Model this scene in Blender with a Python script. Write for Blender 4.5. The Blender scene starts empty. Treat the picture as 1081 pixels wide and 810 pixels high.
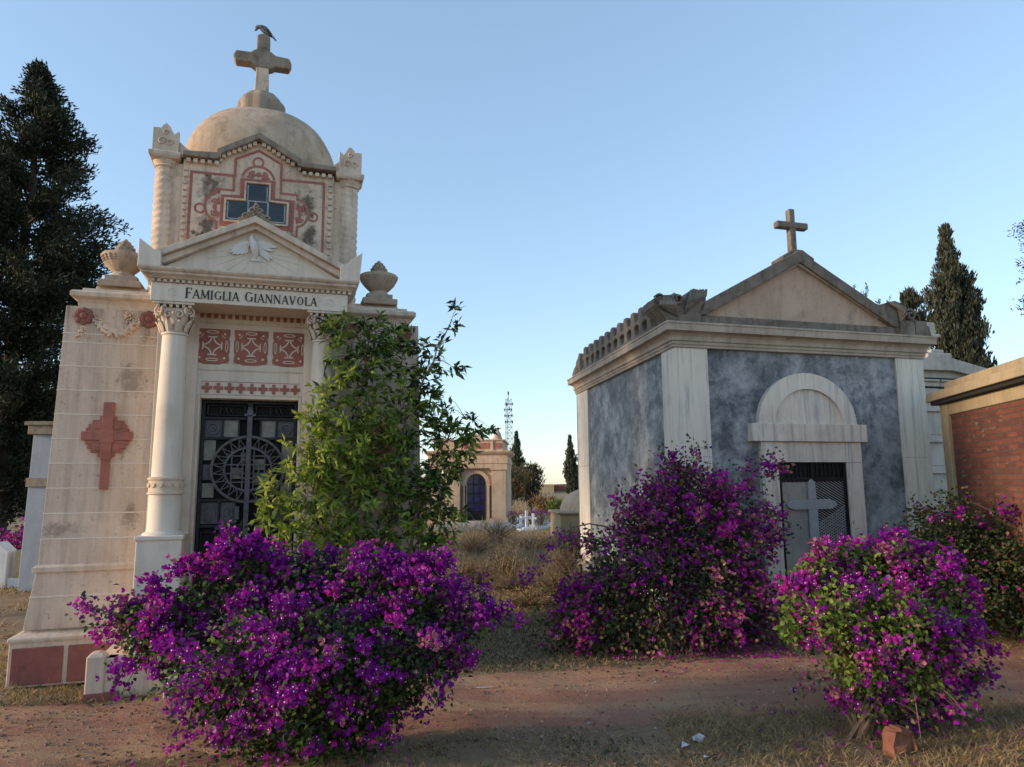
import bpy, bmesh, math, random
import numpy as np
from mathutils import Vector, Matrix

random.seed(11)
rng = np.random.default_rng(11)
PI = math.pi
SC = bpy.context.scene
COL = SC.collection
R = math.radians

# ------------------------------------------------------------------ camera
FPX, PW, PH = 750.0, 1081.0, 810.0
PITCH, ROLL, EYE = math.atan(106 / 750), R(0.5), 1.6
_r = np.array([1, 0, 0.]); _f = np.array([0, math.cos(PITCH), math.sin(PITCH)]); _u = np.array([0, -math.sin(PITCH), math.cos(PITCH)])
CR = _r * math.cos(ROLL) - _u * math.sin(ROLL)
CU = _u * math.cos(ROLL) + _r * math.sin(ROLL)
cam_d = bpy.data.cameras.new('camera'); cam = bpy.data.objects.new('camera', cam_d); COL.objects.link(cam)
cam_d.sensor_width = 36; cam_d.lens = FPX / PW * 36; cam_d.clip_end = 3000; cam_d.clip_start = .05
cam.matrix_world = Matrix(((CR[0], CU[0], -_f[0], 0), (CR[1], CU[1], -_f[1], 0), (CR[2], CU[2], -_f[2], EYE), (0, 0, 0, 1)))
SC.camera = cam


def at(px, py, Y):
    """a place in the world: the sight line through a photo point, at distance Y ahead"""
    d = _f + CR * (px - 540.5) / FPX - CU * (py - 405) / FPX
    return np.array([0, 0, EYE]) + d * (Y / d[1])


def gnd(px, py):
    d = _f + CR * (px - 540.5) / FPX - CU * (py - 405) / FPX
    return np.array([0, 0, EYE]) + d * (-EYE / d[2])


def heading(deg):
    a = R(deg)
    return np.array([math.sin(a), math.cos(a), 0])


# ------------------------------------------------------------------ materials
def nodes_of(name):
    m = bpy.data.materials.new(name); m.use_nodes = True
    nt = m.node_tree; nt.nodes.clear()
    out = nt.nodes.new('ShaderNodeOutputMaterial')
    b = nt.nodes.new('ShaderNodeBsdfPrincipled')
    nt.links.new(b.outputs[0], out.inputs[0])
    return m, nt, b, out


def N(nt, typ, **kw):
    n = nt.nodes.new(typ)
    for k, v in kw.items():
        setattr(n, k, v)
    return n


def mixc(nt, fac, a, b, mode='MIX'):
    n = N(nt, 'ShaderNodeMix', data_type='RGBA', blend_type=mode)
    for sock, val in ((n.inputs[0], fac), (n.inputs[6], a), (n.inputs[7], b)):
        if hasattr(val, 'links') or hasattr(val, 'is_linked'):
            nt.links.new(val, sock)
        elif isinstance(val, (int, float)):
            sock.default_value = val
        else:
            sock.default_value = (*val, 1)
    return n.outputs[2]


def noise(nt, vec, scale, detail=6, rough=.6, dist=0.0):
    n = N(nt, 'ShaderNodeTexNoise'); n.inputs['Scale'].default_value = scale
    n.inputs['Detail'].default_value = detail; n.inputs['Roughness'].default_value = rough; n.inputs['Distortion'].default_value = dist
    nt.links.new(vec, n.inputs['Vector'])
    return n.outputs['Fac']


def ramp(nt, fac, lo, hi, a=0.0, b=1.0):
    n = N(nt, 'ShaderNodeMapRange'); n.inputs[1].default_value = lo; n.inputs[2].default_value = hi
    n.inputs[3].default_value = a; n.inputs[4].default_value = b; n.clamp = True
    nt.links.new(fac, n.inputs[0])
    return n.outputs[0]


def scaled(nt, vec, s):
    n = N(nt, 'ShaderNodeMapping'); n.inputs['Scale'].default_value = s
    nt.links.new(vec, n.inputs['Vector'])
    return n.outputs[0]


def objvec(nt):
    return N(nt, 'ShaderNodeTexCoord').outputs['Object']


def bump(nt, b, h, strength, dist=.01):
    n = N(nt, 'ShaderNodeBump'); n.inputs['Strength'].default_value = strength; n.inputs['Distance'].default_value = dist
    nt.links.new(h, n.inputs['Height']); nt.links.new(n.outputs[0], b.inputs['Normal'])


def stone(name, c1, c2, dirt, amt=.5, streak=.4, scale=2.0, bmp=.35, rough=.9, speck=.35):
    m, nt, b, _ = nodes_of(name)
    v = objvec(nt)
    col = mixc(nt, ramp(nt, noise(nt, v, scale, 5), .35, .65), c1, c2)
    st = noise(nt, scaled(nt, v, (5, 5, .55)), 2.3, 6, .65)
    col = mixc(nt, ramp(nt, st, .5, .74, 0, streak), col, dirt)
    bl = noise(nt, v, scale * 1.7, 9, .72, .4)
    col = mixc(nt, ramp(nt, bl, .52, .72, 0, amt), col, dirt)
    sp = noise(nt, v, 38, 4, .7)
    col = mixc(nt, ramp(nt, sp, .56, .72, 0, speck), col, dirt)
    nt.links.new(col, b.inputs['Base Color']); b.inputs['Roughness'].default_value = rough
    b.inputs['Specular IOR Level'].default_value = .25
    bump(nt, b, noise(nt, v, 60, 6, .7), bmp, .006)
    return m


def spots(m, places, dirt, amt):
    """blotchy mould stains of their own shape at given places of the thing (object space)"""
    nt = m.node_tree
    b = next(n for n in nt.nodes if n.type == 'BSDF_PRINCIPLED')
    col = b.inputs['Base Color'].links[0].from_socket
    v = objvec(nt)
    fine = noise(nt, v, 17, 8, .75, .3)
    for (c, sc) in places:
        mp = N(nt, 'ShaderNodeMapping', vector_type='POINT'); mp.inputs['Scale'].default_value = sc
        mp.inputs['Location'].default_value = tuple(-a * k for a, k in zip(c, sc)); nt.links.new(v, mp.inputs['Vector'])
        ln = N(nt, 'ShaderNodeVectorMath', operation='LENGTH'); nt.links.new(mp.outputs[0], ln.inputs[0])
        body = ramp(nt, ln.outputs['Value'], .2, 1, .33, 0)
        ad = N(nt, 'ShaderNodeMath', operation='ADD'); nt.links.new(body, ad.inputs[0]); nt.links.new(fine, ad.inputs[1])
        col = mixc(nt, ramp(nt, ad.outputs[0], .60, .80, 0, amt), col, dirt)
    nt.links.new(col, b.inputs['Base Color'])


def plain(name, c, rough=.6, metal=0.0, var=.25, scale=12.0):
    m, nt, b, _ = nodes_of(name)
    v = objvec(nt)
    d = tuple(x * (1 - var) for x in c)
    col = mixc(nt, ramp(nt, noise(nt, v, scale, 5), .35, .65), c, d)
    nt.links.new(col, b.inputs['Base Color'])
    b.inputs['Roughness'].default_value = rough; b.inputs['Metallic'].default_value = metal
    return m


def leafmat(name, c, trans=.35, rough=.55, var=.35, spec=.3):
    m, nt, b, out = nodes_of(name)
    v = objvec(nt)
    d = tuple(x * (1 - var) for x in c)
    col = mixc(nt, ramp(nt, noise(nt, v, 9, 3), .3, .7), c, d)
    nt.links.new(col, b.inputs['Base Color']); b.inputs['Roughness'].default_value = rough
    b.inputs['Specular IOR Level'].default_value = spec
    t = N(nt, 'ShaderNodeBsdfTranslucent'); nt.links.new(col, t.inputs['Color'])
    mx = N(nt, 'ShaderNodeMixShader'); mx.inputs[0].default_value = trans
    nt.links.new(b.outputs[0], mx.inputs[1]); nt.links.new(t.outputs[0], mx.inputs[2]); nt.links.new(mx.outputs[0], out.inputs[0])
    return m


M = {}
M['cream'] = stone('cream_plaster', (.70, .55, .43), (.61, .47, .355), (.25, .18, .13), .3, .3, 1.6, .45)
M['cream_trim'] = stone('cream_trim', (.70, .565, .445), (.59, .46, .35), (.17, .14, .11), .5, .55, 2.2, .4)
M['smooth'] = stone('smooth_cream_cement', (.74, .64, .53), (.66, .56, .455), (.28, .22, .16), .25, .35, 1.5, .15, .8, .12)
M['tower'] = stone('stained_tower_plaster', (.70, .55, .425), (.58, .445, .33), (.11, .085, .06), .62, .6, 1.9, .4)
def courses(m):
    nt = m.node_tree
    b = next(n for n in nt.nodes if n.type == 'BSDF_PRINCIPLED')
    col = b.inputs['Base Color'].links[0].from_socket
    v = objvec(nt)
    sep = N(nt, 'ShaderNodeSeparateXYZ'); nt.links.new(v, sep.inputs[0])
    def mth(op, a, c):
        n = N(nt, 'ShaderNodeMath', operation=op)
        nt.links.new(a, n.inputs[0]); n.inputs[1].default_value = c
        return n.outputs[0]
    row = mth('FLOOR', mth('DIVIDE', mth('SUBTRACT', sep.outputs[2], .957), .213), 1)
    wn = N(nt, 'ShaderNodeTexWhiteNoise', noise_dimensions='1D'); nt.links.new(row, wn.inputs['W'])
    col = mixc(nt, ramp(nt, wn.outputs['Value'], 0, 1, 0, .16), col, (.45, .33, .24))
    drip = noise(nt, scaled(nt, v, (8, 8, .5)), 1.6, 7, .7)
    for lo, hi, a in ((2.86, 3.21, .5), (.70, .93, .35), (.62, .45, .4)):
        md = N(nt, 'ShaderNodeMath', operation='MULTIPLY'); nt.links.new(ramp(nt, sep.outputs[2], lo, hi), md.inputs[0]); nt.links.new(ramp(nt, drip, .45, .66), md.inputs[1])
        if lo < hi and lo > 2: pass
        col = mixc(nt, mth('MULTIPLY', md.outputs[0], a) if lo != .70 else mth('MULTIPLY', mth('MULTIPLY', md.outputs[0], a), .8), col, (.15, .10, .07))
    nt.links.new(col, b.inputs['Base Color'])


courses(M['cream'])
spots(M['cream'], [((-1.02, .08, 2.55), (6, 3, 5)), ((-1.05, .08, 2.0), (9, 3, 6)), ((-.95, .08, 1.35), (8, 3, 6)), ((-1.5, .08, 1.25), (5, 3, 9))], (.20, .15, .11), .6)
spots(M['tower'], [((-.44, .08, 4.44), (6, 3, 4.2)), ((-.46, .08, 4.06), (7, 3, 6)), ((.45, .08, 4.36), (7, 3, 4.5)), ((-.5, .08, 3.92), (6, 3, 6)), ((.48, .08, 4.05), (9, 3, 6))], (.075, .055, .04), .85)
M['dome'] = stone('weathered_dome_cement', (.54, .40, .285), (.43, .31, .215), (.12, .09, .065), .6, .5, 2.6, .5)
M['lichen'] = stone('lichened_cement', (.34, .27, .205), (.24, .19, .145), (.06, .05, .042), .7, .5, 4.0, .6)
M['lichen2'] = stone('black_lichened_cement', (.25, .205, .165), (.15, .125, .10), (.035, .032, .03), .75, .6, 4.5, .6)
M['trimgrey'] = stone('greyish_cornice_cement', (.50, .415, .33), (.40, .32, .25), (.15, .12, .095), .5, .5, 2.6, .4)
M['peach'] = stone('peach_gable_plaster', (.56, .405, .30), (.46, .33, .24), (.15, .11, .085), .5, .35, 2.2, .4)
M['pinkdark'] = stone('weathered_red_rosette', (.27, .115, .092), (.21, .09, .072), (.08, .05, .042), .5, .3, 9, .6)
M['urn'] = stone('urn_stone', (.48, .375, .28), (.38, .29, .215), (.10, .08, .065), .5, .4, 5, .5)
M['pink'] = stone('red_pink_cement', (.41, .165, .125), (.31, .115, .088), (.19, .10, .08), .6, .5, 4, .5, .9, .5)
M['pinkrough'] = stone('rough_red_render', (.31, .115, .092), (.25, .095, .08), (.13, .06, .05), .5, .3, 6, 1.2, .95, .5)
M['black'] = plain('black_lettering', (.015, .014, .014), .6)
M['white_relief'] = stone('white_relief_plaster', (.72, .69, .63), (.66, .62, .56), (.4, .35, .3), .25, .2, 6, .2)
M['iron'] = plain('old_dark_iron', (.035, .037, .042), .5, .6, .5, 20)
M['greycross'] = stone('grey_marble_cross', (.40, .40, .40), (.33, .335, .34), (.2, .19, .18), .4, .4, 5, .2)
M['mesh'] = plain('galvanised_mesh', (.46, .46, .46), .5, .3, .3, 15)
M['steel'] = plain('worn_grey_steel', (.12, .122, .13), .5, .5, .4, 15)
M['paintbar'] = plain('pale_blue_grey_frame', (.30, .33, .36), .6, 0, .35, 14)
M['doorglass'] = plain('grey_reflection_glass', (.27, .25, .21), .35, 0, .5, 9)  # pale tone puts the panes' reflection into their colour
M['darkpanel'] = plain('dark_bronze_panel', (.024, .022, .021), .4, .3, .4, 9)
M['glass'] = plain('dark_window_glass', (.035, .05, .06), .12, 0, .5, 7)
M['blueglass'] = plain('blue_window_glass', (.03, .035, .13), .12, 0, .5, 5)
M['void'] = plain('dark_interior', (.02, .019, .018), .9)
M['greym'] = None
M['brown'] = plain('twig_bark', (.16, .105, .07), .9, 0, .4, 30)
M['bark'] = plain('dark_bark', (.075, .055, .042), .95, 0, .45, 14)
M['cane'] = plain('woody_cane', (.20, .13, .085), .9, 0, .4, 25)
M['white'] = stone('whitewash', (.70, .71, .72), (.62, .63, .64), (.35, .33, .3), .3, .4, 3, .3)
M['niche'] = stone('grey_white_concrete', (.56, .50, .43), (.47, .42, .36), (.18, .16, .14), .4, .5, 2, .35)
M['ochre'] = stone('ochre_coping_concrete', (.40, .31, .19), (.32, .25, .15), (.16, .12, .08), .5, .3, 2.5, .4)
M['litter'] = plain('white_paper', (.52, .52, .55), .7, 0, .2, 30)
M['terracotta'] = stone('terracotta_brick', (.27, .105, .065), (.19, .075, .05), (.10, .065, .045), .7, .5, 14, 1.0)
M['bluewhite'] = stone('blue_white_wash', (.35, .38, .42), (.30, .33, .37), (.2, .2, .2), .3, .4, 3, .2)

# veined marbles
def marble(name, base, vein, dark, vertical, sc, contrast):
    m, nt, b, _ = nodes_of(name)
    v = objvec(nt)
    vv = scaled(nt, v, (3.2, 3.2, .35)) if vertical else scaled(nt, v, (1, 1, 1.5))
    if vertical:
        a = noise(nt, vv, sc, 10, .68, 1.0)
        col = mixc(nt, ramp(nt, a, .5 - contrast, .5 + contrast), base, vein)
        g = noise(nt, scaled(nt, v, (9, 9, .5)), 1.7, 8, .7, .6)
        col = mixc(nt, ramp(nt, g, .51, .66, 0, .8), col, dark)
        col = mixc(nt, ramp(nt, noise(nt, v, 2.2, 6, .7), .5, .7, 0, .35), col, (.36, .29, .21))
    else:
        a = noise(nt, v, sc, 12, .74, .25)
        col = mixc(nt, ramp(nt, a, .5 - contrast, .5 + contrast), base, vein)
        c = noise(nt, v, sc * .45, 5, .6, .2)
        col = mixc(nt, ramp(nt, c, .38, .56, .55, 0), col, dark)
        f = noise(nt, v, sc * 2.6, 10, .78, .5)
        col = mixc(nt, ramp(nt, f, .50, .66, 0, .55), col, vein)
        f2 = noise(nt, v, sc * 3.3, 9, .75, .2)
        col = mixc(nt, ramp(nt, f2, .52, .66, 0, .5), col, dark)
        g = noise(nt, scaled(nt, v, (1, 1, .35)), 3.1, 7, .7)
        col = mixc(nt, ramp(nt, g, .56, .72, 0, .5), col, (.12, .115, .10))
        sep = N(nt, 'ShaderNodeSeparateXYZ'); nt.links.new(v, sep.inputs[0])
        drip = noise(nt, scaled(nt, v, (9, 9, .35)), 1.3, 6, .7)
        def band(lo, hi, a):
            md = N(nt, 'ShaderNodeMath', operation='MULTIPLY'); nt.links.new(ramp(nt, sep.outputs[2], lo, hi), md.inputs[0]); nt.links.new(ramp(nt, drip, .42, .6, .15, 1), md.inputs[1])
            m2 = N(nt, 'ShaderNodeMath', operation='MULTIPLY'); nt.links.new(md.outputs[0], m2.inputs[0]); m2.inputs[1].default_value = a
            return m2.outputs[0]
        col = mixc(nt, band(2.85, 3.27, .4), col, (.05, .048, .045))
        col = mixc(nt, band(.9, .3, .5), col, (.15, .125, .095))
    nt.links.new(col, b.inputs['Base Color']); b.inputs['Roughness'].default_value = .6
    b.inputs['Specular IOR Level'].default_value = .3
    bump(nt, b, noise(nt, v, 30, 5), .12, .004)
    return m


M['greym'] = marble('grey_marble', (.105, .11, .125), (.40, .405, .41), (.068, .072, .084), False, 2.9, .085)
M['whitem'] = marble('white_marble', (.80, .70, .58), (.64, .565, .485), (.34, .325, .31), True, 1.6, .2)

def brickmat():
    m, nt, b, _ = nodes_of('red_brick')
    v = objvec(nt)
    sep = N(nt, 'ShaderNodeSeparateXYZ'); nt.links.new(v, sep.inputs[0])
    cmb = N(nt, 'ShaderNodeCombineXYZ')
    add = N(nt, 'ShaderNodeMath', operation='ADD'); nt.links.new(sep.outputs[0], add.inputs[0]); nt.links.new(sep.outputs[1], add.inputs[1])
    wob = N(nt, 'ShaderNodeMath', operation='MULTIPLY_ADD'); nt.links.new(noise(nt, v, 6, 3), wob.inputs[0]); wob.inputs[1].default_value = .035; nt.links.new(sep.outputs[2], wob.inputs[2])
    wox = N(nt, 'ShaderNodeMath', operation='MULTIPLY_ADD'); nt.links.new(noise(nt, v, 9, 3), wox.inputs[0]); wox.inputs[1].default_value = .05; nt.links.new(add.outputs[0], wox.inputs[2])
    nt.links.new(wox.outputs[0], cmb.inputs[0]); nt.links.new(wob.outputs[0], cmb.inputs[1])
    w = noise(nt, v, 14, 3)
    br = N(nt, 'ShaderNodeTexBrick'); nt.links.new(cmb.outputs[0], br.inputs['Vector'])
    br.inputs['Scale'].default_value = 1; br.inputs['Mortar Size'].default_value = .009; br.inputs['Mortar Smooth'].default_value = .2
    br.inputs['Brick Width'].default_value = .205; br.inputs['Row Height'].default_value = .062; br.inputs['Bias'].default_value = -.1
    br.inputs['Color1'].default_value = (.165, .05, .029, 1); br.inputs['Color2'].default_value = (.085, .027, .019, 1); br.inputs['Mortar'].default_value = (.085, .05, .038, 1)
    col = mixc(nt, ramp(nt, noise(nt, v, 3.3, 7, .7), .5, .72, 0, .7), br.outputs[0], (.13, .075, .055))
    col = mixc(nt, ramp(nt, noise(nt, scaled(nt, v, (1, 1, 3)), 7, 4, .6), .62, .7, 0, .6), col, (.30, .24, .19))
    nt.links.new(col, b.inputs['Base Color']); b.inputs['Roughness'].default_value = .95
    h = N(nt, 'ShaderNodeMath', operation='SUBTRACT'); nt.links.new(w, h.inputs[0]); nt.links.new(br.outputs['Fac'], h.inputs[1])
    bump(nt, b, h.outputs[0], .8, .012)
    return m


M['brick'] = brickmat()

# foliage
M['lf_light'] = leafmat('fresh_green_leaf', (.42, .50, .09), .5)
M['lf_mid'] = leafmat('mid_green_leaf', (.18, .27, .05), .42)
M['lf_dark'] = leafmat('dark_green_leaf', (.034, .06, .02), .25)
M['lf_olive'] = leafmat('olive_leaf', (.10, .10, .035), .3)
M['lf_dry'] = leafmat('dry_brown_leaf', (.30, .17, .10), .3)
M['lf_con'] = leafmat('conifer_green', (.024, .034, .016), .1, .7)
M['lf_con2'] = leafmat('conifer_brown_green', (.042, .045, .022), .1, .7)
M['lf_cyp'] = leafmat('cypress_grey_green', (.075, .08, .05), .1, .7)
M['lf_cyp2'] = leafmat('cypress_dark_green', (.04, .046, .028), .1, .7)
M['br_pur'] = leafmat('purple_bract', (.34, .012, .37), .4, .5, .3)
M['br_mag'] = leafmat('magenta_bract', (.54, .03, .38), .4, .5, .3)
M['br_deep'] = leafmat('deep_violet_bract', (.20, .008, .25), .4, .5, .3)
M['br_pale'] = leafmat('faded_pink_bract', (.46, .16, .22), .4, .6, .3)
M['br_eye'] = plain('cream_flower_eye', (.80, .72, .60), .6)
M['gr_straw'] = leafmat('straw_blade', (.56, .40, .18), .3, .7)
M['gr_brown'] = leafmat('brown_blade', (.34, .22, .12), .3, .8)
M['gr_green'] = leafmat('green_blade', (.075, .10, .03), .3, .7)
M['gr_grey'] = leafmat('grey_dry_stalk', (.48, .38, .26), .2, .8)


# ------------------------------------------------------------------ mesh builders
def link(name, me, parent=None, loc=None):
    o = bpy.data.objects.new(name, me); COL.objects.link(o)
    if loc is not None:
        o.location = loc
    if parent is not None:
        o.parent = parent
    return o


def tag(o, label=None, cat=None, group=None, kind=None):
    for k, v in (('label', label), ('category', cat), ('group', group), ('kind', kind)):
        if v:
            o[k] = v
    return o


def thing(name, label, cat, loc, rotz=0.0, group=None):
    o = bpy.data.objects.new(name, None); COL.objects.link(o)
    o.empty_display_size = .2
    o.location = loc; o.rotation_euler = (0, 0, rotz)
    return tag(o, label, cat, group)


class MB:
    def __init__(s, X=None):
        s.v, s.f, s.mi, s.X = [], [], [], X

    def add(s, vs, fs, mi=0):
        n = len(s.v)
        s.v += [tuple(map(float, p)) for p in vs]
        for f in fs:
            s.f.append(tuple(i + n for i in f)); s.mi.append(mi)
        return s

    def box(s, x0, x1, y0, y1, z0, z1, mi=0):
        return s.frus(x0, x1, y0, y1, z0, x0, x1, y0, y1, z1, mi)

    def frus(s, x0, x1, y0, y1, z0, X0, X1, Y0, Y1, z1, mi=0):
        v = [(x0, y0, z0), (x1, y0, z0), (x1, y1, z0), (x0, y1, z0), (X0, Y0, z1), (X1, Y0, z1), (X1, Y1, z1), (X0, Y1, z1)]
        return s.add(v, [(3, 2, 1, 0), (4, 5, 6, 7), (0, 1, 5, 4), (1, 2, 6, 5), (2, 3, 7, 6), (3, 0, 4, 7)], mi)

    def ringstack(s, x0, x1, y0, y1, prof, mi=0):
        """rectangle swept through (offset, z) steps: cornices, mouldings"""
        v, f = [], []
        for o, z in prof:
            v += [(x0 - o, y0 - o, z), (x1 + o, y0 - o, z), (x1 + o, y1 + o, z), (x0 - o, y1 + o, z)]
        n = len(prof)
        for k in range(n - 1):
            for i in range(4):
                j = (i + 1) % 4
                f.append((k * 4 + i, k * 4 + j, k * 4 + 4 + j, k * 4 + 4 + i))
        f += [(3, 2, 1, 0), tuple((n - 1) * 4 + i for i in range(4))]
        return s.add(v, f, mi)

    def prism(s, poly, y0, y1, mi=0):
        """outline in (x, z), extruded y0..y1"""
        n = len(poly)
        a = sum(poly[i][0] * poly[(i + 1) % n][1] - poly[(i + 1) % n][0] * poly[i][1] for i in range(n))
        if a < 0:
            poly = poly[::-1]
        v = [(x, y0, z) for x, z in poly] + [(x, y1, z) for x, z in poly]
        f = [tuple(range(n)), tuple(range(2 * n - 1, n - 1, -1))]
        f += [(i, i + n, (i + 1) % n + n, (i + 1) % n) for i in range(n)]
        return s.add(v, f, mi)

    def ribbon(s, pts, w, y0, y1, closed=False, mi=0):
        """flat band of width w along an (x, z) path"""
        n = len(pts)
        L, Rr = [], []
        for i in range(n):
            p = Vector(pts[i]); a = Vector(pts[i - 1]) if (i > 0 or closed) else None
            b = Vector(pts[(i + 1) % n]) if (i < n - 1 or closed) else None
            d1 = (p - a).normalized() if a is not None else (b - p).normalized()
            d2 = (b - p).normalized() if b is not None else d1
            t = d1 + d2
            t = t.normalized() if t.length > 1e-6 else d1
            nn = Vector((-t.y, t.x)); c = max(.35, nn.dot(Vector((-d1.y, d1.x))))
            L.append(p + nn * w / 2 / c); Rr.append(p - nn * w / 2 / c)
        for i in range(n if closed else n - 1):
            j = (i + 1) % n
            s.prism([tuple(L[i]), tuple(L[j]), tuple(Rr[j]), tuple(Rr[i])], y0, y1, mi)
        return s

    def lathe(s, cx, cy, prof, n=24, mi=0, cap=True, wob=None):
        v, f = [], []
        for k, (r, z) in enumerate(prof):
            for i in range(n):
                a = 2 * PI * i / n
                rr = r * (wob(a, z) if wob else 1)
                v.append((cx + rr * math.cos(a), cy + rr * math.sin(a), z))
        for k in range(len(prof) - 1):
            for i in range(n):
                j = (i + 1) % n
                f.append((k * n + i, k * n + j, (k + 1) * n + j, (k + 1) * n + i))
        if cap:
            f.append(tuple(range(n - 1, -1, -1))); f.append(tuple((len(prof) - 1) * n + i for i in range(n)))
        return s.add(v, f, mi)

    def tube(s, pts, rad, n=6, mi=0):
        pts = [Vector(p) for p in pts]
        if not hasattr(rad, '__len__'):
            rad = [rad] * len(pts)
        v, f = [], []
        side = None
        for i, p in enumerate(pts):
            t = (pts[min(i + 1, len(pts) - 1)] - pts[max(i - 1, 0)])
            t = t.normalized() if t.length > 1e-9 else Vector((0, 0, 1))
            if side is None:
                side = t.cross(Vector((.31, .17, .93)));
                if side.length < 1e-3: side = t.cross(Vector((1, 0, 0)))
            side = (side - t * side.dot(t)).normalized()
            b = t.cross(side)
            for k in range(n):
                a = 2 * PI * k / n
                v.append(p + (side * math.cos(a) + b * math.sin(a)) * rad[i])
        for i in range(len(pts) - 1):
            for k in range(n):
                j = (k + 1) % n
                f.append((i * n + k, i * n + j, (i + 1) * n + j, (i + 1) * n + k))
        f.append(tuple(range(n - 1, -1, -1))); f.append(tuple((len(pts) - 1) * n + k for k in range(n)))
        return s.add(v, f, mi)

    def build(s, name, mats, parent=None, bevel=0.0, smooth=None, label=None):
        me = bpy.data.meshes.new(name)
        vs = s.v
        if s.X is not None:
            vs = [tuple(s.X @ np.array(p)) for p in vs]
        me.from_pydata(vs, [], s.f)
        if not isinstance(mats, (list, tuple)):
            mats = [mats]
        for m in mats:
            me.materials.append(M[m])
        me.polygons.foreach_set('material_index', s.mi)
        bm = bmesh.new(); bm.from_mesh(me); bmesh.ops.recalc_face_normals(bm, faces=bm.faces); bm.to_mesh(me); bm.free()
        if smooth:
            me.polygons.foreach_set('use_smooth', [True] * len(me.polygons))
            me.set_sharp_from_angle(angle=R(smooth))
        me.update()
        o = link(name, me, parent)
        if bevel:
            b = o.modifiers.new('bevel', 'BEVEL'); b.width = bevel; b.segments = 2; b.limit_method = 'ANGLE'; b.angle_limit = R(38)
        if label:
            o['label'] = label
        return o


def raw_mesh(name, verts, faces, mats, mi, parent=None):
    """large foliage meshes from arrays; faces all have the same corner count"""
    verts = np.asarray(verts, dtype=np.float32); faces = np.asarray(faces, dtype=np.int32)
    me = bpy.data.meshes.new(name)
    nf, k = faces.shape
    me.vertices.add(len(verts)); me.vertices.foreach_set('co', verts.ravel())
    me.loops.add(nf * k); me.loops.foreach_set('vertex_index', faces.ravel())
    me.polygons.add(nf); me.polygons.foreach_set('loop_start', np.arange(nf, dtype=np.int32) * k)
    for m in mats:
        me.materials.append(M[m])
    me.polygons.foreach_set('material_index', np.asarray(mi, dtype=np.int32))
    me.update(calc_edges=True); me.validate()
    return link(name, me, parent)


def unit(a):
    return a / np.maximum(np.linalg.norm(a, axis=-1, keepdims=True), 1e-9)


def leaves(P, D, L, W, fold=.25, bend=.15):
    """one leaf or blade per row: base P, direction D, length L, width W, drooping by bend, folded along the midrib"""
    n = len(P)
    D = unit(D)
    S = unit(np.cross(D, rng.normal(size=(n, 3))))
    U = np.cross(S, D)
    U = np.where((U[:, 2:3] < 0), -U, U)
    L = np.broadcast_to(np.asarray(L, float), (n,))[:, None]; W = np.broadcast_to(np.asarray(W, float), (n,))[:, None]
    b = P; t = P + D * L - U * L * bend
    m = P + D * L * .48 - U * L * bend * .22
    l = m + S * W * .5 + U * W * fold; r = m - S * W * .5 + U * W * fold
    if fold <= 0:
        v = np.stack([b, l, t, r], 1).reshape(-1, 3)
        i = np.arange(n)[:, None] * 4
        f = np.concatenate([i + np.array([[0, 3, 1]]), i + np.array([[1, 3, 2]])], 1).reshape(-1, 3)
        return v, f, 2
    v = np.stack([b, l, t, r, m], 1).reshape(-1, 3)
    i = np.arange(n)[:, None] * 5
    f = np.concatenate([i + np.array([[0, 4, 1]]), i + np.array([[1, 4, 2]]), i + np.array([[0, 3, 4]]), i + np.array([[3, 2, 4]])], 1).reshape(-1, 3)
    return v, f, 4


def foliage(name, P, D, L, W, mats, probs, parent=None, fold=.25, bend=.15, choose=None):
    v, f, k = leaves(P, D, L, W, fold, bend)
    mi = rng.choice(len(mats), size=len(P), p=np.array(probs) / sum(probs)) if choose is None else choose
    return raw_mesh(name, v, f, mats, np.repeat(mi, k), parent)


def ball(n):
    return unit(rng.normal(size=(n, 3))) * (rng.random((n, 1)) ** (1 / 3))

# ================================================================== THE LEFT TOMB
LT = thing('domed_family_tomb', 'tall cream family tomb with dome, stone cross and red painted ornament', 'tomb', (-2.4216, 6.5295, 0), R(17.7))


def arc(cx, cz, rx, rz, a0, a1, n):
    return [(cx + rx * math.cos(R(a0 + (a1 - a0) * i / n)), cz + rz * math.sin(R(a0 + (a1 - a0) * i / n))) for i in range(n + 1)]


# --- body with battered wings
b = MB()
b.box(-.6, .6, .42, 1.59, .0, 3.2)
for s_ in (-1, 1):
    def fr(o0, o1, y0, z0, O0, O1, Y0, z1, mi=0):
        b.frus(*sorted((s_ * o0, s_ * o1)), y0, 1.62, z0, *sorted((s_ * O0, s_ * O1)), Y0, 1.60, z1, mi)
    fr(.55, 1.685, .045, .44, .55, 1.63, .065, .905)
    fr(.55, 1.652, .043, .90, .55, 1.656, .041, .94); fr(.55, 1.656, .041, .94, .55, 1.62, .07, .962)
    fr(.55, 1.622, .075, .955, .55, 1.575, .10, 3.205)
    for zz in [1.17 + .213 * k for k in range(9)] + [2.955]:
        t = (zz - .955) / 2.25
        x = 1.622 - .047 * t; y = .075 + .025 * t
        fr(.56, x + .003, y - .004, zz - .006, .56, x + .003, y - .004, zz + .006, 1)
    fr(.56, 1.658, .050, .691, .56, 1.657, .050, .707, 1)
    for x in (1.245, .99):
        fr(x - .006, x + .006, .05, .44, x - .006, x + .006, .055, .69, 1)
body = b.build('wing_wall', ['cream', 'smooth'], LT, .003)
b = MB()
b.ringstack(-1.76, 1.76, .0, 1.72, [(0, 0), (0, .345), (.012, .36), (.012, .385), (-.03, .41), (-.07, .425), (-.085, .45)])
plinth = b.build('plinth', 'cream_trim', LT, .008)
for x0, x1 in ((-1.735, -1.365), (-1.33, -.97), (.97, 1.33), (1.365, 1.735)):
    MB().box(x0, x1, -.012, .02, .02, .31).build('red_panel', 'pinkrough', plinth, .006)
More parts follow.
